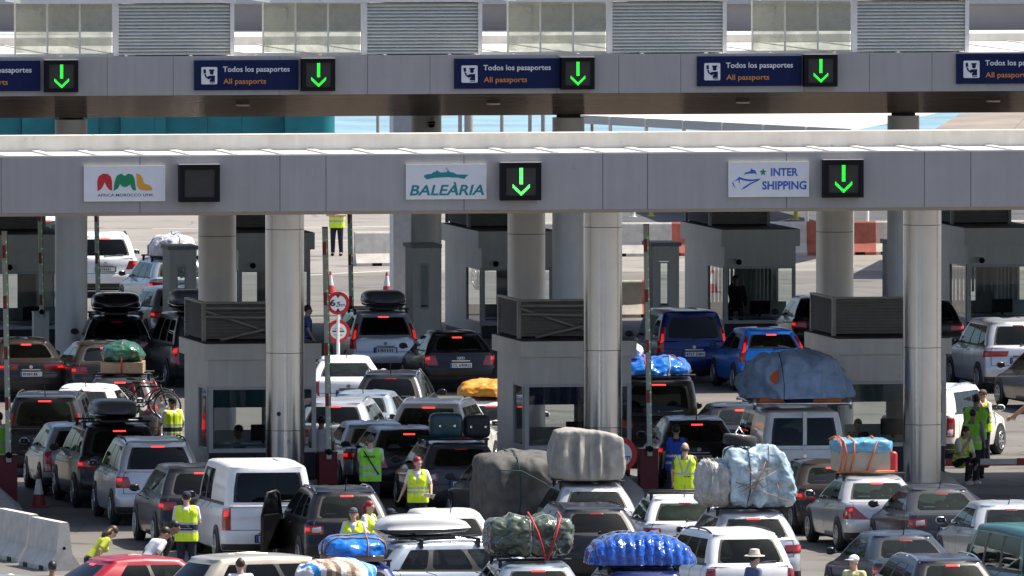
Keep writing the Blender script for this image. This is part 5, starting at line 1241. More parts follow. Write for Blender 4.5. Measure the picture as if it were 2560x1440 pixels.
bundle('roof_bundle', 'shiny blue tarp on the black van, behind the barrier arm', 'bundle', C['bvan'], -.02, 1.1, (1.58, 2.0, .36), T_BLUE, 2.6, .11, 2.4, 19, (('x', -.3, .014, M_STRAPR), ('y', -.3, .012, M_STRAPR), ('x', .35, .01, M_ROPE)), dome=True)
bundle('plastic_bag', 'white plastic bag on the blue tarp beside the middle booth', 'bag', C['bvan'], -.55, 1.1, (.5, .6, .34), T_WHITEB, 2.4, .06, 4, 21, (), dz=.30)
# big blue grey tarp on the van with the roof rack
c = C['kangoo']
t_, f_ = bundle('roof_bundle', 'big dull blue grey tarp heaped on the white van', 'bundle', c, 0.0, 1.35, (2.20, 2.5, .90), T_BGREY, 3.0, .16, 1.5, 23, (('x', .38, .006, M_ROPE), ('x', -.35, .008, M_ROPED), ('y', .3, .008, M_ROPED)), dz=.16, folds=.09, N=48, dome=True, top=lambda x, y: .08 - .10*max(0, x)**2)
op = MB(); pts = [Vector((-.72, -1, .55)), Vector((-.52, -1, .75)), Vector((-.54, -1, .32)), Vector((-.66, -1, .2))]; vs = [f_(p)*1.0 + Vector((0, -.03, 0)) for p in pts]; vs += [v + Vector((0, .06, 0)) for v in vs]
op.add(vs, [(0,3,2,1), (4,5,6,7), (0,1,5,4), (1,2,6,5), (2,3,7,6), (3,0,4,7)]); o = op.build('cloth', mat('orange cloth', (.75, .13, .03), .8), t_)
rk = MB()
for sx in (-1, 1): rk.tube([(sx*1.0, -1.15, -.10), (sx*1.0, -1.15, .12)], .035, 8); rk.tube([(sx*1.0, -1.15, .04), (sx*1.0, 1.2, .04)], .025, 8)
for yy in (-1.15, -.4, .4, 1.2): rk.tube([(-1.02, yy, .02), (1.02, yy, .02)], .03, 8)
rk.build('roof_rack', M_CHROME, c.t, (0, c.ro + 1.35, c.zt + .14))
for xx, ww, mm in ((-.62, .5, M_STRAPO), (.55, .6, M_STRAPO), (0, .5, M_SEAT)): MB().box(-ww/2, ww/2, 0, 1.6, 0, .12).build('folded_cloth', mm, t_, (xx, -1.0, -.10))
# silver and blue plastic load with a spare wheel
c = C['plastic']
t_, f_ = bundle('roof_bundle', 'tall pale blue plastic wrapped load tied with cords', 'bundle', c, .20, .8, (1.36, 1.5, .98), T_PLASTIC, 7, .12, 2.2, 27, (('x', -.35, .012, M_ROPED), ('x', .15, .008, M_ROPE), ('y', -.1, .010, M_ROPED), ('y', .5, .008, M_ROPE)), N=48, taper=.10, folds=.06, top=lambda x, y: .16 - .34*max(0, x)**2)
f2 = supersurf(.62, 1.3, .90, 4, .07, 3, 31, folds=.06); o = bundle_mb(f2, 24).build('sack', T_MESH, t_, (-.84, -.05, .0))
for k in range(6): MB().tube(strap_path(f2, 'x', -.7 + .26*k, grow=1.015), .005, 4).build('cord', M_ROPE, o)
random.seed(9)
for k in range(7):
    a = Vector((random.uniform(-.55, .6), -.78, random.uniform(.05, .95))); c2 = Vector((random.uniform(-.55, .6), -.80, random.uniform(.05, .95))); MB().tube([a, a.lerp(c2, .5) + Vector((0, -.05, 0)), c2], .008, 5).build('cord', M_STRAPB, t_)
t = thing('spare_wheel', 'worn wheel lying on top of the plastic wrapped load', 'wheel', on_car(c, -.18, .55, 1.16), c.th); tw = obj('tyre', ME_TYRE, t, (0, 0, .10), (R(0), R(96), 0)); obj('rim', ME_RIM, t, (0, 0, .13), (0, R(96), 0))
MB().tube([(-.1, 0, .2), (-.02, 0, .36), (.08, .05, .22)], .015, 6).build('handlebar', M_CHROME, t)
# cardboard box with orange straps
c = C['mb']; t = thing('cardboard_box', 'pale box under sky blue plastic with orange straps on the silver sedan', 'box', on_car(c, -.10, .45), c.th, 'loads tied onto car roofs')
MB().box(-.52, .48, 0, 1.0, 0, .50).build('carton', M_CARDP, t); f2 = supersurf(1.16, 1.12, .30, 5, .04, 4, 33); bundle_mb(f2, 24).build('plastic_sheet', M_SKYP, t, (-.02, .5, .34))
for xa, xb in ((-.28, -.16), (.05, .30), (-.50, -.44), (-.40, -.36)): MB().tube([(xa - .06, -.03, .0), (lerp(xa, xb, .2), -.05, .3), (xb - .1, -.07, .60), (xb-.1, .5, .68), (xb-.1, 1.06, .6)], .017, 5).build('strap', M_STRAPO, t)
MB().tube([(-.62, -.04, .0), (.56, -.05, .01)], .022, 6).build('strap', M_STRAPO, t)
b = MB(); b.cyl((.56, .12, .0), .085, .34, 18); b.ball((.56, .12, .34), (.085, .085, .06)); b.build('canister', mat('red plastic canister', (.55, .02, .03), .35, coat=.3), t)
# cardboard with green tarp
c = C['bikes']; t = thing('cardboard_box', 'brown cardboard carton under shiny green tarp on the grey estate', 'box', on_car(c, .02, .6), c.th, 'loads tied onto car roofs')
MB().box(-.47, .47, -.35, .7, 0, .24).build('carton', M_CARD, t); f2 = supersurf(1.0, 1.2, .40, 2.6, .06, 3.4, 37, top=lambda x, y: .12*(1-abs(x))); bundle_mb(f2, 24).build('cover', tarp('bottle green tarp', (.02, .10, .055), .25, .6, 8, .5, .2), t, (0, .18, .20))
MB().tube([(0, -.37, 0), (0, -.44, .3), (0, -.2, .66), (0, .4, .7)], .02, 6).build('strap', M_STRAPR, t)
# suitcases
c = C['suit']
for i, (xx, sz, col, lb) in enumerate(((-.22, (.68, .5, .52), mat('dark teal suitcase shell', (.01, .055, .07), .4, coat=.2), 'dark teal suitcase, left one on the grey estate roof'), (.42, (.54, .5, .47), mat('black suitcase fabric', (.012, .013, .018), .6), 'black suitcase, right one on the grey estate roof'))):
    t = thing('suitcase', lb, 'suitcase', on_car(c, xx, .55), c.th, 'suitcases on the grey estate'); f2 = supersurf(*sz, 5, .008, 3, 40+i); bundle_mb(f2, 16).build('shell', col, t)
    MB().tube([(-.12, -.02, sz[2]), (-.10, -.02, sz[2]+.04), (.10, -.02, sz[2]+.04), (.12, -.02, sz[2])], .012, 6).build('handle', M_DARK, t)
    [MB().box(px-.02, px+.02, -sz[1]/2-.010, -sz[1]/2+.01, sz[2]*.46, sz[2]*.54).build('latch', M_CHROME, t) for px in (-.15, .15)]
# roof boxes
def roof_box(c, x, y, w_, L, h_, m, label, rz=0, dz=0, nose=.0, logo=False):
    t = thing('roof_box', label, 'roof box', on_car(c, x, y, dz), c.th + R(rz), 'roof boxes')
    N = 14; b = MB(); secs = []
    for i in range(N+1):
        u = -1 + 2*i/N; e = (1-abs(u)**(3.2 if u < 0 else 2.2+nose))**.45 if abs(u) < 1 else .02; secs.append((u*L/2, max(.03, e)))
    for part, z0, z1, mm in (('lid', .36, 1.0, m), ('base', .0, .355, M_BOXB)):
        b = MB(); K_ = 14; vs = []
        for yy, e in secs:
            for k in range(K_+1):
                a = math.pi*k/K_; cx, cz = math.cos(a), math.sin(a)
                if part == 'lid': vs.append((-(abs(cx)**.45)*(1 if cx > 0 else -1)*w_/2*lerp(1, e, .75), yy, h_*(z0 + (1-z0)*e*(abs(cz)**.6))))
                else: vs.append((-(abs(cx)**.4)*(1 if cx > 0 else -1)*w_/2*lerp(1, e, .75)*.97, yy, h_*(z1 - .30*e*(abs(cz)**.5))))
        W_ = K_+1; fs = [(i*W_+k, i*W_+k+1, (i+1)*W_+k+1, (i+1)*W_+k) for i in range(N) for k in range(K_)]
        b.add(vs, fs if part == 'base' else [f[::-1] for f in fs], 0, True); b.f += [[i*W_ for i in range(N+1)] + [i*W_+K_ for i in range(N, -1, -1)]]; b.m += [0]; b.sm += [False]
        b.f += [list(range(W_)), list(range(N*W_, (N+1)*W_))]; b.m += [0, 0]; b.sm += [False, False]
        b.build(part, mm, t)
    MB().box(-.28, .28, -L*.3, L*.3, -.03, .04*h_).build('clamp', M_TRIM, t)
    return t
roof_box(C['blackbox'], .0, .75, 1.22, 1.9, .50, M_BOXB, 'glossy black roof box right of the leftmost rear column')
roof_box(C['mvan'], -.28, 1.0, .92, 1.9, .50, M_BOXG, 'dark grey roof box above the dark minivan, left of the booth louvre')
roof_box(C['bsuv'], -.04, .8, .95, 1.9, .44, M_BOXG, 'grey roof box on the black suv beside the mountain bikes')
roof_box(C['gbox'], .10, .8, 1.05, 1.9, .42, M_BOXG, 'grey roof box on the silver minivan right of the round signs')
wb_ = roof_box(C['sbox'], -.02, .75, .80, 1.85, .42, M_BOXW, 'long white roof box on the blue silver estate seen from the side', nose=-.9)
# striped bundle
f2 = supersurf(1.38, 1.3, .52, 2.6, .05, 2.6, 51); t = thing('striped_bundle', 'bundle wrapped in striped blue white and brown cloth at the bottom edge', 'bundle', Vector((xat(838, 1430, 262.6), 262.9, 1.48)), R(10), 'loads tied onto car roofs')
b = bundle_mb(f2, 34); pal = [mat('stripe white', (.7, .7, .72), .6), mat('stripe blue', (.02, .22, .55), .5), mat('stripe brown', (.22, .14, .10), .6), mat('stripe tan', (.45, .36, .26), .6), mat('stripe light blue', (.2, .5, .7), .5)]
seq = [1, 1, 0, 0, 1, 0, 2, 3, 2, 0, 3, 2, 3, 0, 0, 1, 4, 1, 0]
for i, f in enumerate(b.f):
    cx = sum(b.v[k][0] + .35*b.v[k][1] for k in f)/len(f); b.m[i] = seq[int((cx + 1.0)/2.0*len(seq)*1.2) % len(seq)]
b.build('cover', pal, t)
# tarp covered trailer
p = Vector((xat(1315, 1300, 297.2), 297.2, 0)); t = thing('covered_trailer', 'dark grey tarp covered trailer left of the canvas load car', 'trailer', p, R(8))
f2 = supersurf(1.56, 2.6, 1.40, 7, .08, 1.6, 61, folds=.12, top=lambda x, y: .06*(1-x*x)); bundle_mb(f2, 36).build('cover', T_DGREY, t, (0, 1.3, .48)); MB().tube([v + Vector((0, 1.3, .48)) for v in strap_path(f2, 'x', -.15)], .012, 6).build('strap', M_ROPED, t)
MB().tube([(-.60, -.03, 1.66), (-.1, -.12, 1.64), (.35, -.12, 1.40), (.76, -.06, 1.1)], .012, 6).build('strap', M_ROPED, t)
MB().box(-.76, .76, .05, 2.55, .40, .55).build('chassis', M_TRIM, t)
for sx in (-1, 1): wo = obj('wheel', ME_TYRE, t, (sx*.7, 1.3, .32)); obj('rim', ME_RIM, wo, (sx*.04, 0, 0))
# bicycles
def bicycle(loc, rz, label, fc, s=1.0, tilt=0, group='bicycles tied to cars'):
    t = thing('bicycle', label, 'bicycle', loc, rz, group); t.scale = (s, s, s); t.rotation_euler = (0, tilt, rz)
    for x in (-.52, .52):
        ring = [(.33*math.cos(2*math.pi*k/28), 0, .33*math.sin(2*math.pi*k/28)) for k in range(28)]
        wo = MB().tube(ring, .024, 8, 0, True).build('wheel', M_TYRE, t, (x, 0, .35)); b = MB(); b.tube([(q[0]*.93, 0, q[2]*.93) for q in ring], .01, 5, 0, True)
        for k in range(14): a = 2*math.pi*k/14; b.tube([(0, 0, 0), (.31*math.cos(a), 0, .31*math.sin(a))], .003, 3)
        b.cyl((0, -.03, 0), .03, .06, 10, axis='y'); b.build('rim', M_RIM, wo)
    b = MB(); A, B_, C_, D_ = (-.52, 0, .35), (-.08, 0, .33), (-.2, 0, .80), (.34, 0, .82)
    for q in ((A, B_), (B_, C_), (A, C_), (C_, D_), (B_, (.37, 0, .72)), (D_, (.37, 0, .72))): b.tube(q, .019, 7)
    b.tube([(.34, 0, .86), (.40, 0, .66), (.52, 0, .35)], .018, 7); b.build('frame', fc, t)
    MB().tube([(.33, -.28, .96), (.36, -.1, .94), (.34, 0, .92), (.36, .1, .94), (.33, .28, .96)], .014, 6).build('handlebar', M_DARK, t); MB().ball((-.24, 0, .90), (.13, .06, .03)).build('saddle', M_DARK, t)
    b = MB(); b.cyl((-.08, -.012, .33), .09, .024, 18, axis='y'); b.tube([(-.08, .05, .33), (.04, .06, .24)], .012, 5); b.build('crank', M_RIM, t); return t
c = C['bikes']; base = c.P + Vector((0, -2.55, 0))
bicycle(Vector((base.x + .55, base.y - .05, .55)), R(-20), 'mountain bike on the back of the grey estate, nearer of the two', M_DARK, .95)
bicycle(Vector((base.x + .42, base.y + .15, .62)), R(-16), 'mountain bike on the back of the grey estate, farther of the two', mat('red bike paint', (.4, .02, .02), .3), .95)
bicycle(Vector((xat(1325, 1440, 266.8), 266.8, .75)), R(-12), 'small red bicycle behind the green load at the bottom edge', mat('bright red bike paint', (.55, .02, .04), .3), .72)
# things on the cars' windows
def sticker(c, xf, row, w_, h_, m, nm):
    p = c.s.point(c.G, c.s.ib + row, abs(xf)*5); MB().box(-w_/2, w_/2, -.012, -.006, -h_/2, h_/2).build(nm, m, c.t, (math.copysign(p.x, xf), p.y - .03, p.z))
sticker(C['taupe'], .1, 1.5, .20, .14, M_PAPER, 'sticker')
cl = C['whatch']; b = MB(); f2 = supersurf(1.0, .5, .34, 3, .05, 4, 71); bundle_mb(f2, 16).build('cloth', mat('yellow cloth', (.55, .46, .18), .8, var=.2), cl.t, (0, -1.25, .96))
cl = C['rs']; bundle_mb(supersurf(.7, .4, .25, 2.5, .05, 4, 72), 14).build('cloth', mat('green cushion', (.03, .3, .10), .8, var=.3), cl.t, (-.1, -1.05, .95))
MB().box(-.04, .04, -.03, .02, -.43, .43).build('door_post', P_WHITE, C['kangoo'].t, (0, C['kangoo'].s.point(C['kangoo'].G, C['kangoo'].s.ib + 1.6, 0).y - .005, 1.48))
cl = C['kangoo']; bundle_mb(supersurf(.8, .6, .5, 2.5, .06, 4, 73), 14).build('luggage', mat('red blanket', (.30, .02, .05), .8, var=.3), cl.t, (-.4, -2.0, 1.05))
# ---------------------------------------------------------------- people
SKIN = mat('light skin', (.58, .35, .26), .5, var=.05, scale=20); SKIN2 = mat('brown skin', (.33, .185, .12), .5, var=.06, scale=20)
V_YEL = mat('fluorescent yellow cloth', (.72, .95, .03), .7, var=.06, scale=8, emit=(.7, 1.0, .0), es=.0); V_LIME = mat('fluorescent lime cloth', (.30, .78, .05), .7, var=.06, scale=8)
V_REF = mat('grey reflective band', (.46, .47, .47), .35, .3); V_NAVY = mat('navy cloth', (.012, .015, .035), .85, var=.2); V_BLUE = mat('blue vest cloth', (.012, .06, .38), .75, var=.1)
K_WHITE = mat('white shirt cloth', (.72, .72, .74), .85, var=.05); K_BLACK = mat('black cloth', (.012, .012, .014), .9, var=.2); K_GREYC = mat('grey cloth', (.22, .23, .25), .9, var=.1); K_OLIVE = mat('olive cloth', (.12, .13, .08), .9, var=.1)
K_CHECK = mat('blue checked cloth', (.10, .14, .38), .85, var=.6, scale=28); K_DENIM = mat('dark denim', (.02, .03, .06), .9, var=.2); K_YELLOW = mat('pale yellow shirt cloth', (.66, .64, .30), .85, var=.06); K_LIMEY = mat('lime yellow shirt cloth', (.56, .62, .06), .85, var=.06); K_BLUEG = mat('grey blue shirt cloth', (.13, .17, .28), .85, var=.1); K_LILAC = mat('pale lilac shirt cloth', (.62, .60, .75), .85, var=.06)
H_BLK = mat('black hair', (.010, .008, .007), .5, var=.3, scale=40); H_BRN = mat('brown hair', (.06, .028, .014), .5, var=.3, scale=40); H_RED = mat('dyed red hair', (.28, .012, .03), .5, var=.3, scale=40); H_GREY = mat('cropped grey hair', (.12, .10, .085), .7, var=.3, scale=40)
M_STRAW = mat('straw hat weave', (.62, .58, .48), .85, var=.12, scale=30); M_EYE = mat('dark eye', (.01, .008, .008), .2)
def remesh(mb, vox):
    me = mb.mesh('blob', [SKIN]); o = bpy.data.objects.new('blob', me); COL.objects.link(o)
    md = o.modifiers.new('r', 'REMESH'); md.mode = 'VOXEL'; md.voxel_size = vox; md.use_smooth_shade = True
    sm = o.modifiers.new('s', 'SMOOTH'); sm.iterations = 3; sm.factor = .5
    dg = bpy.context.evaluated_depsgraph_get(); m2 = bpy.data.meshes.new_from_object(o.evaluated_get(dg))
    b = MB(); b.v = [tuple(v.co) for v in m2.vertices]; b.f = [list(p.vertices) for p in m2.polygons]; b.m = [0]*len(b.f); b.sm = [True]*len(b.f)
    bpy.data.objects.remove(o); bpy.data.meshes.remove(me); bpy.data.meshes.remove(m2); return b
def limb(mb, pts, rs):
    mb.tube(pts, rs, 10)
    for p, r in zip(pts, rs): mb.ball(p, r, 10, 8)
def person(loc, rz, label, h=1.75, top=K_WHITE, vest=None, legs=V_NAVY, skin=SKIN, hair=H_BRN, hair_style='short', hat=None, arms=None, lean=0, head_turn=0, head_nod=0, sit=False, sleeves='short', bands=(1.02, 1.13), panel=None, woman=False, group='people among the queueing cars', lettering=None, wide=1.0, bag=False, emblem=None):
    t = thing('person', label, 'person', loc, rz, group); k = h/1.75; t.scale = (k, k, k)
    V = Vector; ln = R(lean); sh = .165*wide if woman else .185*wide
    hipz = .92 if not sit else .46
    def T(p):                                     # torso leans about the hips
        q = V(p) - V((0, 0, .92)); q = V((q.x, q.y*math.cos(ln) + q.z*math.sin(ln), -q.y*math.sin(ln) + q.z*math.cos(ln))); return q + V((0, 0, hipz))
    D_ = {'L': ((-.245, -.02, 1.17), (-.25, .10, .95)), 'R': ((.245, -.02, 1.17), (.25, .10, .95))}
    if arms: D_.update(arms)
    S = {'L': T((-sh, 0, 1.42)), 'R': T((sh, 0, 1.42))}
    E = {a: T(D_[a][0]) for a in 'LR'}; Wr = {a: T(D_[a][1]) for a in 'LR'}
    if sit: HP = {'L': V((-.10, 0, .46)), 'R': V((.10, 0, .46))}; KN = {'L': V((-.12, .40, .52)), 'R': V((.12, .42, .54))}; AN = {'L': V((-.13, .36, .08)), 'R': V((.14, .40, .08))}
    else: HP = {'L': V((-.095, 0, .90)), 'R': V((.095, 0, .90))}; KN = {'L': V((-.11, .02, .49)), 'R': V((.11, .01, .49))}; AN = {'L': V((-.12, -.02, .09)), 'R': V((.12, -.03, .09))}
    HC = T((0, .02, 1.625)); NB, NT = T((0, -.005, 1.43)), T((0, .01, 1.56))
    Hm = Matrix.Translation(HC) @ Matrix.Rotation(R(head_turn), 4, 'Z') @ Matrix.Rotation(-ln*.6 - R(head_nod), 4, 'X')
    # body
    b = MB()
    limb(b, [T((0, 0, .95)), T((0, 0, 1.12)), T((0, .0, 1.34))], [.12, .105, .12])
    for sx in (-1, 1): limb(b, [T((sx*.06, 0, .96)), T((sx*.06, 0, 1.12)), T((sx*(sh-.08), 0, 1.36))], [.10, .09, .095])
    limb(b, [S['L'], S['R']], [.06, .06]); limb(b, [NB, NT], [.062, .055])
    for a in 'LR':
        limb(b, [S[a], E[a]], [.055, .041]); limb(b, [E[a], Wr[a]], [.041, .027])
        limb(b, [HP[a], KN[a]], [.088, .056]); limb(b, [KN[a], AN[a]], [.056, .038]); limb(b, [AN[a], AN[a] + V((0, .12, -.045))], [.04, .035])
    hm = MB(); hm.ball((0, 0, .02), (.077, .095, .10), 16, 12); hm.ball((0, .02, -.055), (.060, .075, .065), 14, 10); hm.ball((0, .055, -.088), (.030, .03, .025), 10, 8)   # skull, jaw, chin
    hm.ball((0, .100, -.018), (.013, .020, .024), 8, 6); hm.ball((0, .085, .012), (.05, .014, .012), 10, 6)                                            # nose, brow
    for sx in (-1, 1): hm.ball((sx*.079, -.005, -.012), (.012, .02, .032), 8, 6)
    hm.ball((0, .088, -.058), (.026, .012, .009), 8, 6)
    b.add(hm.v, hm.f, 0, True, Hm)
    B_ = remesh(b, .0135)
    for a in 'LR':                                # hands
        d = (Wr[a] - E[a]).normalized(); side = 1 if a == 'R' else -1
        x = d.cross(V((side, 0, .001))); x = x.normalized() if x.length > 1e-3 else V((0, 1, 0)); nrm = x.cross(d).normalized()
        pc = Wr[a] + d*.045; M = Matrix((x, nrm, d)).transposed().to_4x4(); M.translation = pc
        B_.ball((0, 0, 0), (.040, .018, .052), 10, 8, 0, M)
        for i, (fx, fl) in enumerate(((-.030, .062), (-.010, .075), (.010, .070), (.029, .055))): B_.tube([(fx*.9, 0, .035), (fx, .006, .035 + fl*.5), (fx*1.02, .026, .035 + fl*.85)], [.0095, .0085, .007], 6, 0, False, M)
        B_.tube([(.03, .0, -.01), (.055, .012, .025), (.056, .024, .055)], [.011, .010, .008], 6, 0, False, M)
    B_.build('body', skin, t)
    for sx in (-1, 1): e = MB().ball((0, 0, 0), (.011, .007, .008), 8, 6).build('eye', M_EYE, t); e.matrix_local = Hm @ Matrix.Translation((sx*.031, .088, -.002))
    # clothes
    def torso(mb, g, z0, z1, s2=0):
        limb(mb, [T((0, 0, z0)), T((0, 0, 1.14)), T((0, 0, 1.36))], [.125+g, .11+g, .115+g])
        for sx in (-1, 1): limb(mb, [T((sx*.065, 0, z0)), T((sx*.065, 0, 1.14)), T((sx*(sh-.075), .0, 1.35))], [.108+g, .094+g, .10+g])
        limb(mb, [T((-sh+.05, -.005, 1.425)), T((sh-.05, -.005, 1.425))], [.055+g*.6, .055+g*.6])
        if woman: [mb.ball(T((sx*.075, .09, 1.27)), .07+g, 10, 8) for sx in (-1, 1)]
    s_ = MB(); torso(s_, .008, .96, 1.44)
    for a in 'LR':
        q = E[a] if sleeves == 'long' else S[a].lerp(E[a], .72); limb(s_, [S[a], q], [.066, .058])
        if sleeves == 'long': limb(s_, [E[a], E[a].lerp(Wr[a], .9)], [.056, .042])
    remesh(s_, .016).build('shirt', top, t)
    l_ = MB(); limb(l_, [T((-.07, 0, .93)), T((.07, 0, .93))], [.118, .118])
    for a in 'LR': limb(l_, [HP[a], KN[a], AN[a] + V((0, 0, .03))], [.105, .075, .062])
    remesh(l_, .017).build('trousers', legs, t)
    sb = MB(); [sb.ball(AN[a] + V((0, .06, -.045)), (.048, .13, .045), 12, 8) for a in 'LR']; sb.build('shoes', M_DARK if not sit else K_WHITE, t)
    if vest:
        v_ = MB(); torso(v_, .028, .90 if not sit else .95, 1.44)
        if not sit and not lean:
            for sx in (-1, 0, 1): limb(v_, [T((sx*.095, 0, .84)), T((sx*.095, 0, 1.12)), T((sx*.10, 0, 1.34))], [.135, .13, .12])
        vm = remesh(v_, .014); inv = lambda p: None
        keepf = []
        for i, f in enumerate(vm.f):
            c_ = sum((V(vm.v[q]) for q in f), V((0, 0, 0)))/len(f)
            q = c_ - V((0, 0, hipz)); q = V((q.x, q.y*math.cos(ln) - q.z*math.sin(ln), q.y*math.sin(ln) + q.z*math.cos(ln) + .92))
            if q.z < .80 and not sit: continue
            if q.z > 1.40 and abs(q.x) < .075 + max(0, q.y)*.3: continue                # neck opening
            if q.y > .06 and q.z > 1.22 and abs(q.x) < (q.z - 1.22)*.38: continue      # open neckline at the front
            mi = 0
            for z_ in bands:
                if abs(q.z - z_) < .024: mi = 1
            if panel and panel[0] < q.z < panel[1]: mi = 2
            if emblem == 'v' and q.y < 0 and q.z > 1.13 and abs(abs(q.x) - (.03 + (q.z-1.13)*.30)) < .022: mi = 1
            keepf.append((f, mi))
        vm.f = [f for f, _ in keepf]; vm.m = [m_ for _, m_ in keepf]; vm.sm = [True]*len(keepf)
        vo = vm.build('vest', [vest, V_REF, V_NAVY], t)
        if lettering:
            lb_ = MB()
            for txt, xa, xb, za, zb, mi in lettering: letters(lb_, txt, xa, xb, za, zb, 0, mi, bold=.03)
            ymin = {}
            for i in range(len(lb_.v)):
                x, _, z = lb_.v[i]; near = min((q for q in vm.v if abs(q[2]-z) < .03 and q[1] < 0), key=lambda q: abs(q[0]-x), default=(0, -.15, 0)); lb_.v[i] = (x, near[1] - .007, z)
            lb_.build('lettering', [M_BLACK, C_R, C_G, C_Y, M_TXTW], vo)
    # hair and hats
    hb = MB()
    if hair_style != 'bald': hb.ball((0, -.012, .040), (.084, .102, .096), 16, 12)
    if hair_style == 'bald': hb.ball((0, -.022, -.01), (.081, .088, .06), 16, 12)
    if hair_style in ('long', 'bun'): hb.ball((0, -.045, -.03), (.085, .075, .11), 14, 10)
    if hair_style == 'long':
        for sx in (-1, 0, 1): limb(hb, [(sx*.05, -.06, .0), (sx*.065, -.075, -.14), (sx*.055, -.06 + .05*abs(sx), -.28)], [.045, .045, .025])
    if hair_style == 'tail': hb.tube([(0, -.09, .06), (.02, -.13, -.02), (.03, -.12, -.22), (.02, -.11, -.42), (.01, -.10, -.55)], [.03, .04, .036, .03, .012], 10)
    if hair_style == 'bun': hb.ball((0, -.10, .07), .04, 10, 8)
    o = hb.build('hair', hair, t); o.matrix_local = Hm
    if hat == 'cap' or (hat and hat[0] == 'cap'):
        cm = hat[1] if isinstance(hat, tuple) else V_NAVY; cb = MB(); vs = []; cb.ball((0, -.006, .058), (.090, .108, .082), 18, 12)
        cb.box(-.07, .07, .07, .175, .045, .056); o = cb.build('cap', cm, t); o.matrix_local = Hm
    if hat == 'straw':
        cb = MB(); cb.cyl((0, 0, .055), .175, .012, 28, r2=.165); cb.cyl((0, 0, .067), .098, .095, 24, r2=.080); cb.ball((0, 0, .16), (.08, .085, .02), 16, 6); o = cb.build('hat', M_STRAW, t); o.matrix_local = Hm @ Matrix.Scale(1.1, 4)
        cb = MB().cyl((0, 0, .07), .1, .025, 24); o = cb.build('hat_band', M_ROPE, t); o.matrix_local = Hm @ Matrix.Scale(1.12, 4)
    if hat == 'hood':
        cb = MB(); cb.ball((0, -.03, .01), (.105, .115, .13), 16, 12); o = cb.build('hood', K_BLACK, t); o.matrix_local = Hm
    if hat == 'glasses':
        cb = MB(); [cb.ball((sx*.035, .07, .085), (.032, .02, .022), 10, 8) for sx in (-1, 1)]; o = cb.build('sunglasses', mat('blue mirrored lens', (.05, .08, .5), .05, .9), t); o.matrix_local = Hm
    if bag:
        MB().tube([T((-.15, -.06, 1.45)), T((-.05, -.165, 1.33)), T((.12, -.17, 1.06)), T((.2, -.12, .95))], .014, 6).build('bag_strap', M_DARK, t)
    return t
def stand(px, py, h, extra=0.0):
    """ground position of somebody h tall whose crown is at this photo point"""
    Y = Yat(py, h + extra); return Vector((xat(px, py, Y), Y, 0))
FWD = ((-.22, .12, 1.18), (-.12, .34, 1.14)); FWDR = ((.22, .12, 1.18), (.12, .34, 1.14))
person(stand(432, 987, 1.72, .05), R(35), 'ferry worker in dark cap and yellow vest beside the leftmost booth', 1.72, hat='cap', vest=V_YEL, panel=(1.00, 1.10), bands=(.96, 1.14), skin=SKIN2, arms={'L': ((-.25, .10, 1.16), (-.20, .30, 1.02))})
person(stand(926, 1087, 1.75), R(-8), 'worker seen from behind in a lime vest with lettering, by the black hatchback', 1.75, vest=V_LIME, bands=(.96, 1.10), hair=H_GREY, wide=1.12, arms={'L': FWD, 'R': FWDR}, bag=True, lettering=[('BALEARIA', -.12, .12, 1.29, 1.335, 0)])
p3 = person(stand(1045, 1142, 1.68), R(172), 'red haired woman in a yellow vest facing the camera, paper in her hand', 1.68, vest=V_YEL, hair=H_RED, hair_style='bun', woman=True, head_turn=38, bands=(1.02, 1.11), arms={'L': ((-.27, .02, 1.18), (-.30, .16, 1.0)), 'R': ((.27, -.04, 1.15), (.36, .02, .93))})
o = MB().box(-.11, .11, -.002, .002, -.08, .08).build('paper', M_PAPER); tag(o, 'white paper held by the red haired woman in the yellow vest', 'paper'); o.location = p3.location + Vector((.22, -.24, .92)); o.rotation_euler = (R(60), R(8), R(10))
person(stand(466, 1224, 1.74, .04), R(-4), 'worker seen from behind in a yellow vest with dark printed band, by the white van', 1.74, hat='cap', hair=H_BLK, vest=V_YEL, panel=(1.02, 1.13), bands=(.995, 1.15), lettering=[('A', -.075, -.03, 1.085, 1.12, 1), ('M', -.02, .025, 1.085, 1.12, 2), ('L', .035, .075, 1.085, 1.12, 3), ('AFRICA MOROCCO LINK', -.12, .12, 1.045, 1.06, 4)], arms={'L': ((-.24, .05, 1.16), (-.16, .26, 1.06)), 'R': ((.24, .05, 1.16), (.16, .26, 1.06))})
person(stand(884, 1263, 1.64, .05), R(172), 'smiling woman in a dark cap and yellow vest facing the camera', 1.64, hat=('cap', mat('faded navy cap', (.06, .065, .10), .8)), vest=V_YEL, hair=H_BRN, hair_style='long', woman=True, bands=(.97, .99))
person(stand(922, 1252, 1.66), R(-120), 'woman with a long dyed red ponytail and yellow vest facing right', 1.66, vest=V_YEL, hair=H_RED, hair_style='tail', woman=True, bands=(1.02, 1.10), arms={'R': ((.25, .06, 1.17), (.22, .28, 1.02))})
person(stand(976, 1265, 1.66, .05), R(-150), 'person in a navy cap half hidden behind the white roof box', 1.66, hat='cap', top=K_WHITE, hair=H_BLK, skin=SKIN2)
person(stand(1246, 1306, 1.70, .03), R(150), 'person in black hooded clothes left of the green load', 1.70, hat='hood', top=K_BLACK, legs=K_BLACK, sleeves='long', hair=H_BLK, skin=SKIN2)
person(Vector((xat(225, 1380, 281), 281, 0)), R(-75), 'bending woman with long brown hair and lime yellow top at the lower left', 1.66, top=K_LIMEY, hair=H_BRN, hair_style='long', woman=True, lean=38, head_nod=25)
person(Vector((xat(362, 1380, 279), 279, 0)), R(-60), 'bearded man in a white shirt leaning forward behind the red hatchback', 1.74, top=K_WHITE, hair=H_BLK, skin=SKIN2, lean=36, head_nod=10)
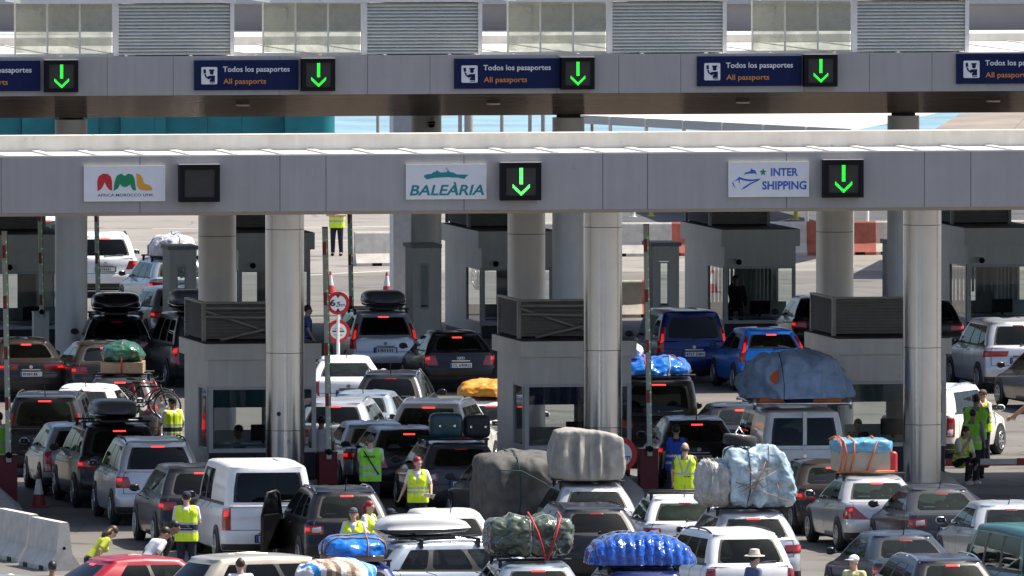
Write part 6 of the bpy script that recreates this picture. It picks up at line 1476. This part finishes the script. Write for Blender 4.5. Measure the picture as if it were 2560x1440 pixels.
person(Vector((xat(398, 1380, 280.5), 280.5, 0)), R(-100), 'man with mirrored sunglasses on his head behind the leaning bearded man', 1.70, top=K_BLACK, hair=H_BLK, hat='glasses', lean=24, skin=SKIN2)
person(stand(131, 1403, 1.66), R(5), 'person with cropped dark hair seen from behind at the bottom left edge', 1.66, top=K_GREYC, hair=H_BLK, skin=SKIN2)
person(stand(601, 1396, 1.72), R(20), 'person in a white shirt seen from behind beside the champagne hatchback', 1.72, top=K_WHITE, hair=H_BRN)
person(stand(764, 1404, 1.70), R(40), 'dark haired person whose head shows left of the blue tarp', 1.70, top=mat('turquoise shirt cloth', (.10, .45, .42), .8), hair=H_BLK)
person(Vector((xat(1048, 1360, 279.6), 279.6, 0)), R(-100), 'balding man whose head shows over the roof of the blue silver estate', 1.62, top=K_GREYC, hair=H_BRN, hair_style='bald', lean=26)
person(stand(1884, 1370, 1.70, .08), R(-60), 'man in a pale straw hat and grey blue shirt at the bottom', 1.70, top=K_BLUEG, hair=H_BLK, hat='straw', skin=SKIN)
person(stand(2136, 1381, 1.72, .05), R(140), 'man in a white cap and pale yellow shirt at the bottom right', 1.72, top=K_YELLOW, hair=H_GREY, hat=('cap', K_WHITE), bag=True, wide=1.05)
person(stand(1712, 1106, 1.74), R(-5), 'officer with shaved head in a yellow green vest beside the blue vest worker', 1.74, top=K_OLIVE, vest=V_YEL, hair=H_GREY, hair_style='bald', emblem='v', bands=(1.12,), lettering=[('EULEN', .0, .13, 1.05, 1.08, 0)], arms={'R': ((.22, .1, 1.2), (.12, .26, 1.36))})
person(stand(1690, 1062, 1.74), R(5), 'worker in a blue vest with white bands behind the officer', 1.74, top=V_NAVY, vest=V_BLUE, hair=H_BLK, skin=SKIN2, bands=(.97, 1.11), legs=K_DENIM)
person(Vector((xat(2440, 986, 324), 324, 0)), R(-10), 'tall man in grey sleeves and lime vest seen from behind at the right', 1.80, top=K_GREYC, vest=V_LIME, hair=H_BLK, wide=1.18, sleeves='long', skin=SKIN2, bands=(1.0, 1.001), arms={'L': FWD, 'R': FWDR})
person(Vector((xat(2432, 1030, 322), 322, 0)), R(-25), 'shorter man in grey sleeves and striped lime vest in front of the tall man', 1.58, top=K_GREYC, vest=V_LIME, hair=H_BLK, bands=(.98, 1.10), skin=SKIN2, legs=V_NAVY, sleeves='long')
p = Vector((xat(2400, 1100, 318.4), 318.4, .2))
person(p, R(-140), 'woman in a yellow green vest sitting on the concrete nose, hand at her face', 1.68, top=K_WHITE, vest=V_YEL, hair=H_BRN, hair_style='bun', sit=True, lean=14, woman=True, legs=K_BLACK, head_nod=8, arms={'R': ((.22, .22, 1.16), (.06, .20, 1.46)), 'L': ((-.20, .18, 1.14), (-.1, .36, .98))})
person(stand(2458, 970, 1.68, .04), R(140), 'woman in a cap with her hand at her mouth, behind the tall man', 1.68, vest=V_YEL, hair=H_BRN, hat=('cap', mat('brown cap', (.10, .06, .04), .8)), woman=True, arms={'L': ((-.24, .10, 1.18), (-.05, .17, 1.47))})
person(Vector((xat(2588, 1040, 330), 330, 0)), R(70), 'person in a pale lilac shirt reaching left at the right edge', 1.74, top=K_LILAC, hair=H_BLK, arms={'L': ((-.26, .18, 1.22), (-.30, .44, 1.02)), 'R': ((.24, .24, 1.22), (.18, .50, 1.02))})
person(gnd(842, 640), R(170), 'worker in a yellow vest and navy trousers standing on the far sunlit ground', 1.78, top=V_NAVY, vest=V_YEL, legs=V_NAVY, hair=H_BLK, bands=(1.0, 1.14), arms={'L': ((-.26, .06, 1.17), (-.08, .24, 1.18)), 'R': ((.26, .06, 1.17), (.08, .24, 1.18))})
person(stand(768, 763, 1.74), R(-80), 'man in a blue checked shirt behind the leftmost front column', 1.74, top=K_CHECK, hair=H_BLK)
person(stand(803, 1040, 1.70), R(-10), 'person in a white shirt squeezed between the leftmost booth and the barrier arm', 1.70, top=K_WHITE, legs=K_BLACK, hair=H_BLK, skin=SKIN2)
person(stand(-2, 1030, 1.70), R(20), 'person in a lime vest at the left edge behind the barrier arm', 1.70, vest=V_LIME, legs=V_NAVY, hair=H_BLK)
def seated(bp, dx, dy, rz, label, **kw):
    c_, s_ = math.cos(YAW), math.sin(YAW); q = Vector((bp.x + c_*dx - s_*dy, bp.y + s_*dx + c_*dy, .22)); return person(q, YAW + R(rz), label, group='officers inside the booths', sit=True, **kw)
b1 = BOOTHS[0]; seated(b1, -.28, 1.35, 100, 'dark haired officer in a white shirt seated inside the leftmost front booth', top=K_WHITE, hair=H_BLK, skin=SKIN2)
b2 = BOOTHS[1]; seated(b2, .25, 1.5, 120, 'officer in blue seated inside the middle front booth', top=K_BLUEG, hair=H_BLK, skin=SKIN2)
b3 = BOOTHS[2]; seated(b3, -.45, 1.5, 150, 'officer in dark clothes seated inside the right front booth', top=K_BLACK, hair=H_BLK, skin=SKIN2)
D = 389 + (1900-1293)/607*6.3*math.sin(YAW); seated(Vector((xat(1880, 700, D), D, 0)), -.2, 1.2, 170, 'officer in dark clothes behind the window of the curtained rear booth', top=K_BLACK, sleeves='long', hair=H_BLK, arms={'R': ((.26, .1, 1.3), (.06, .2, 1.55))})
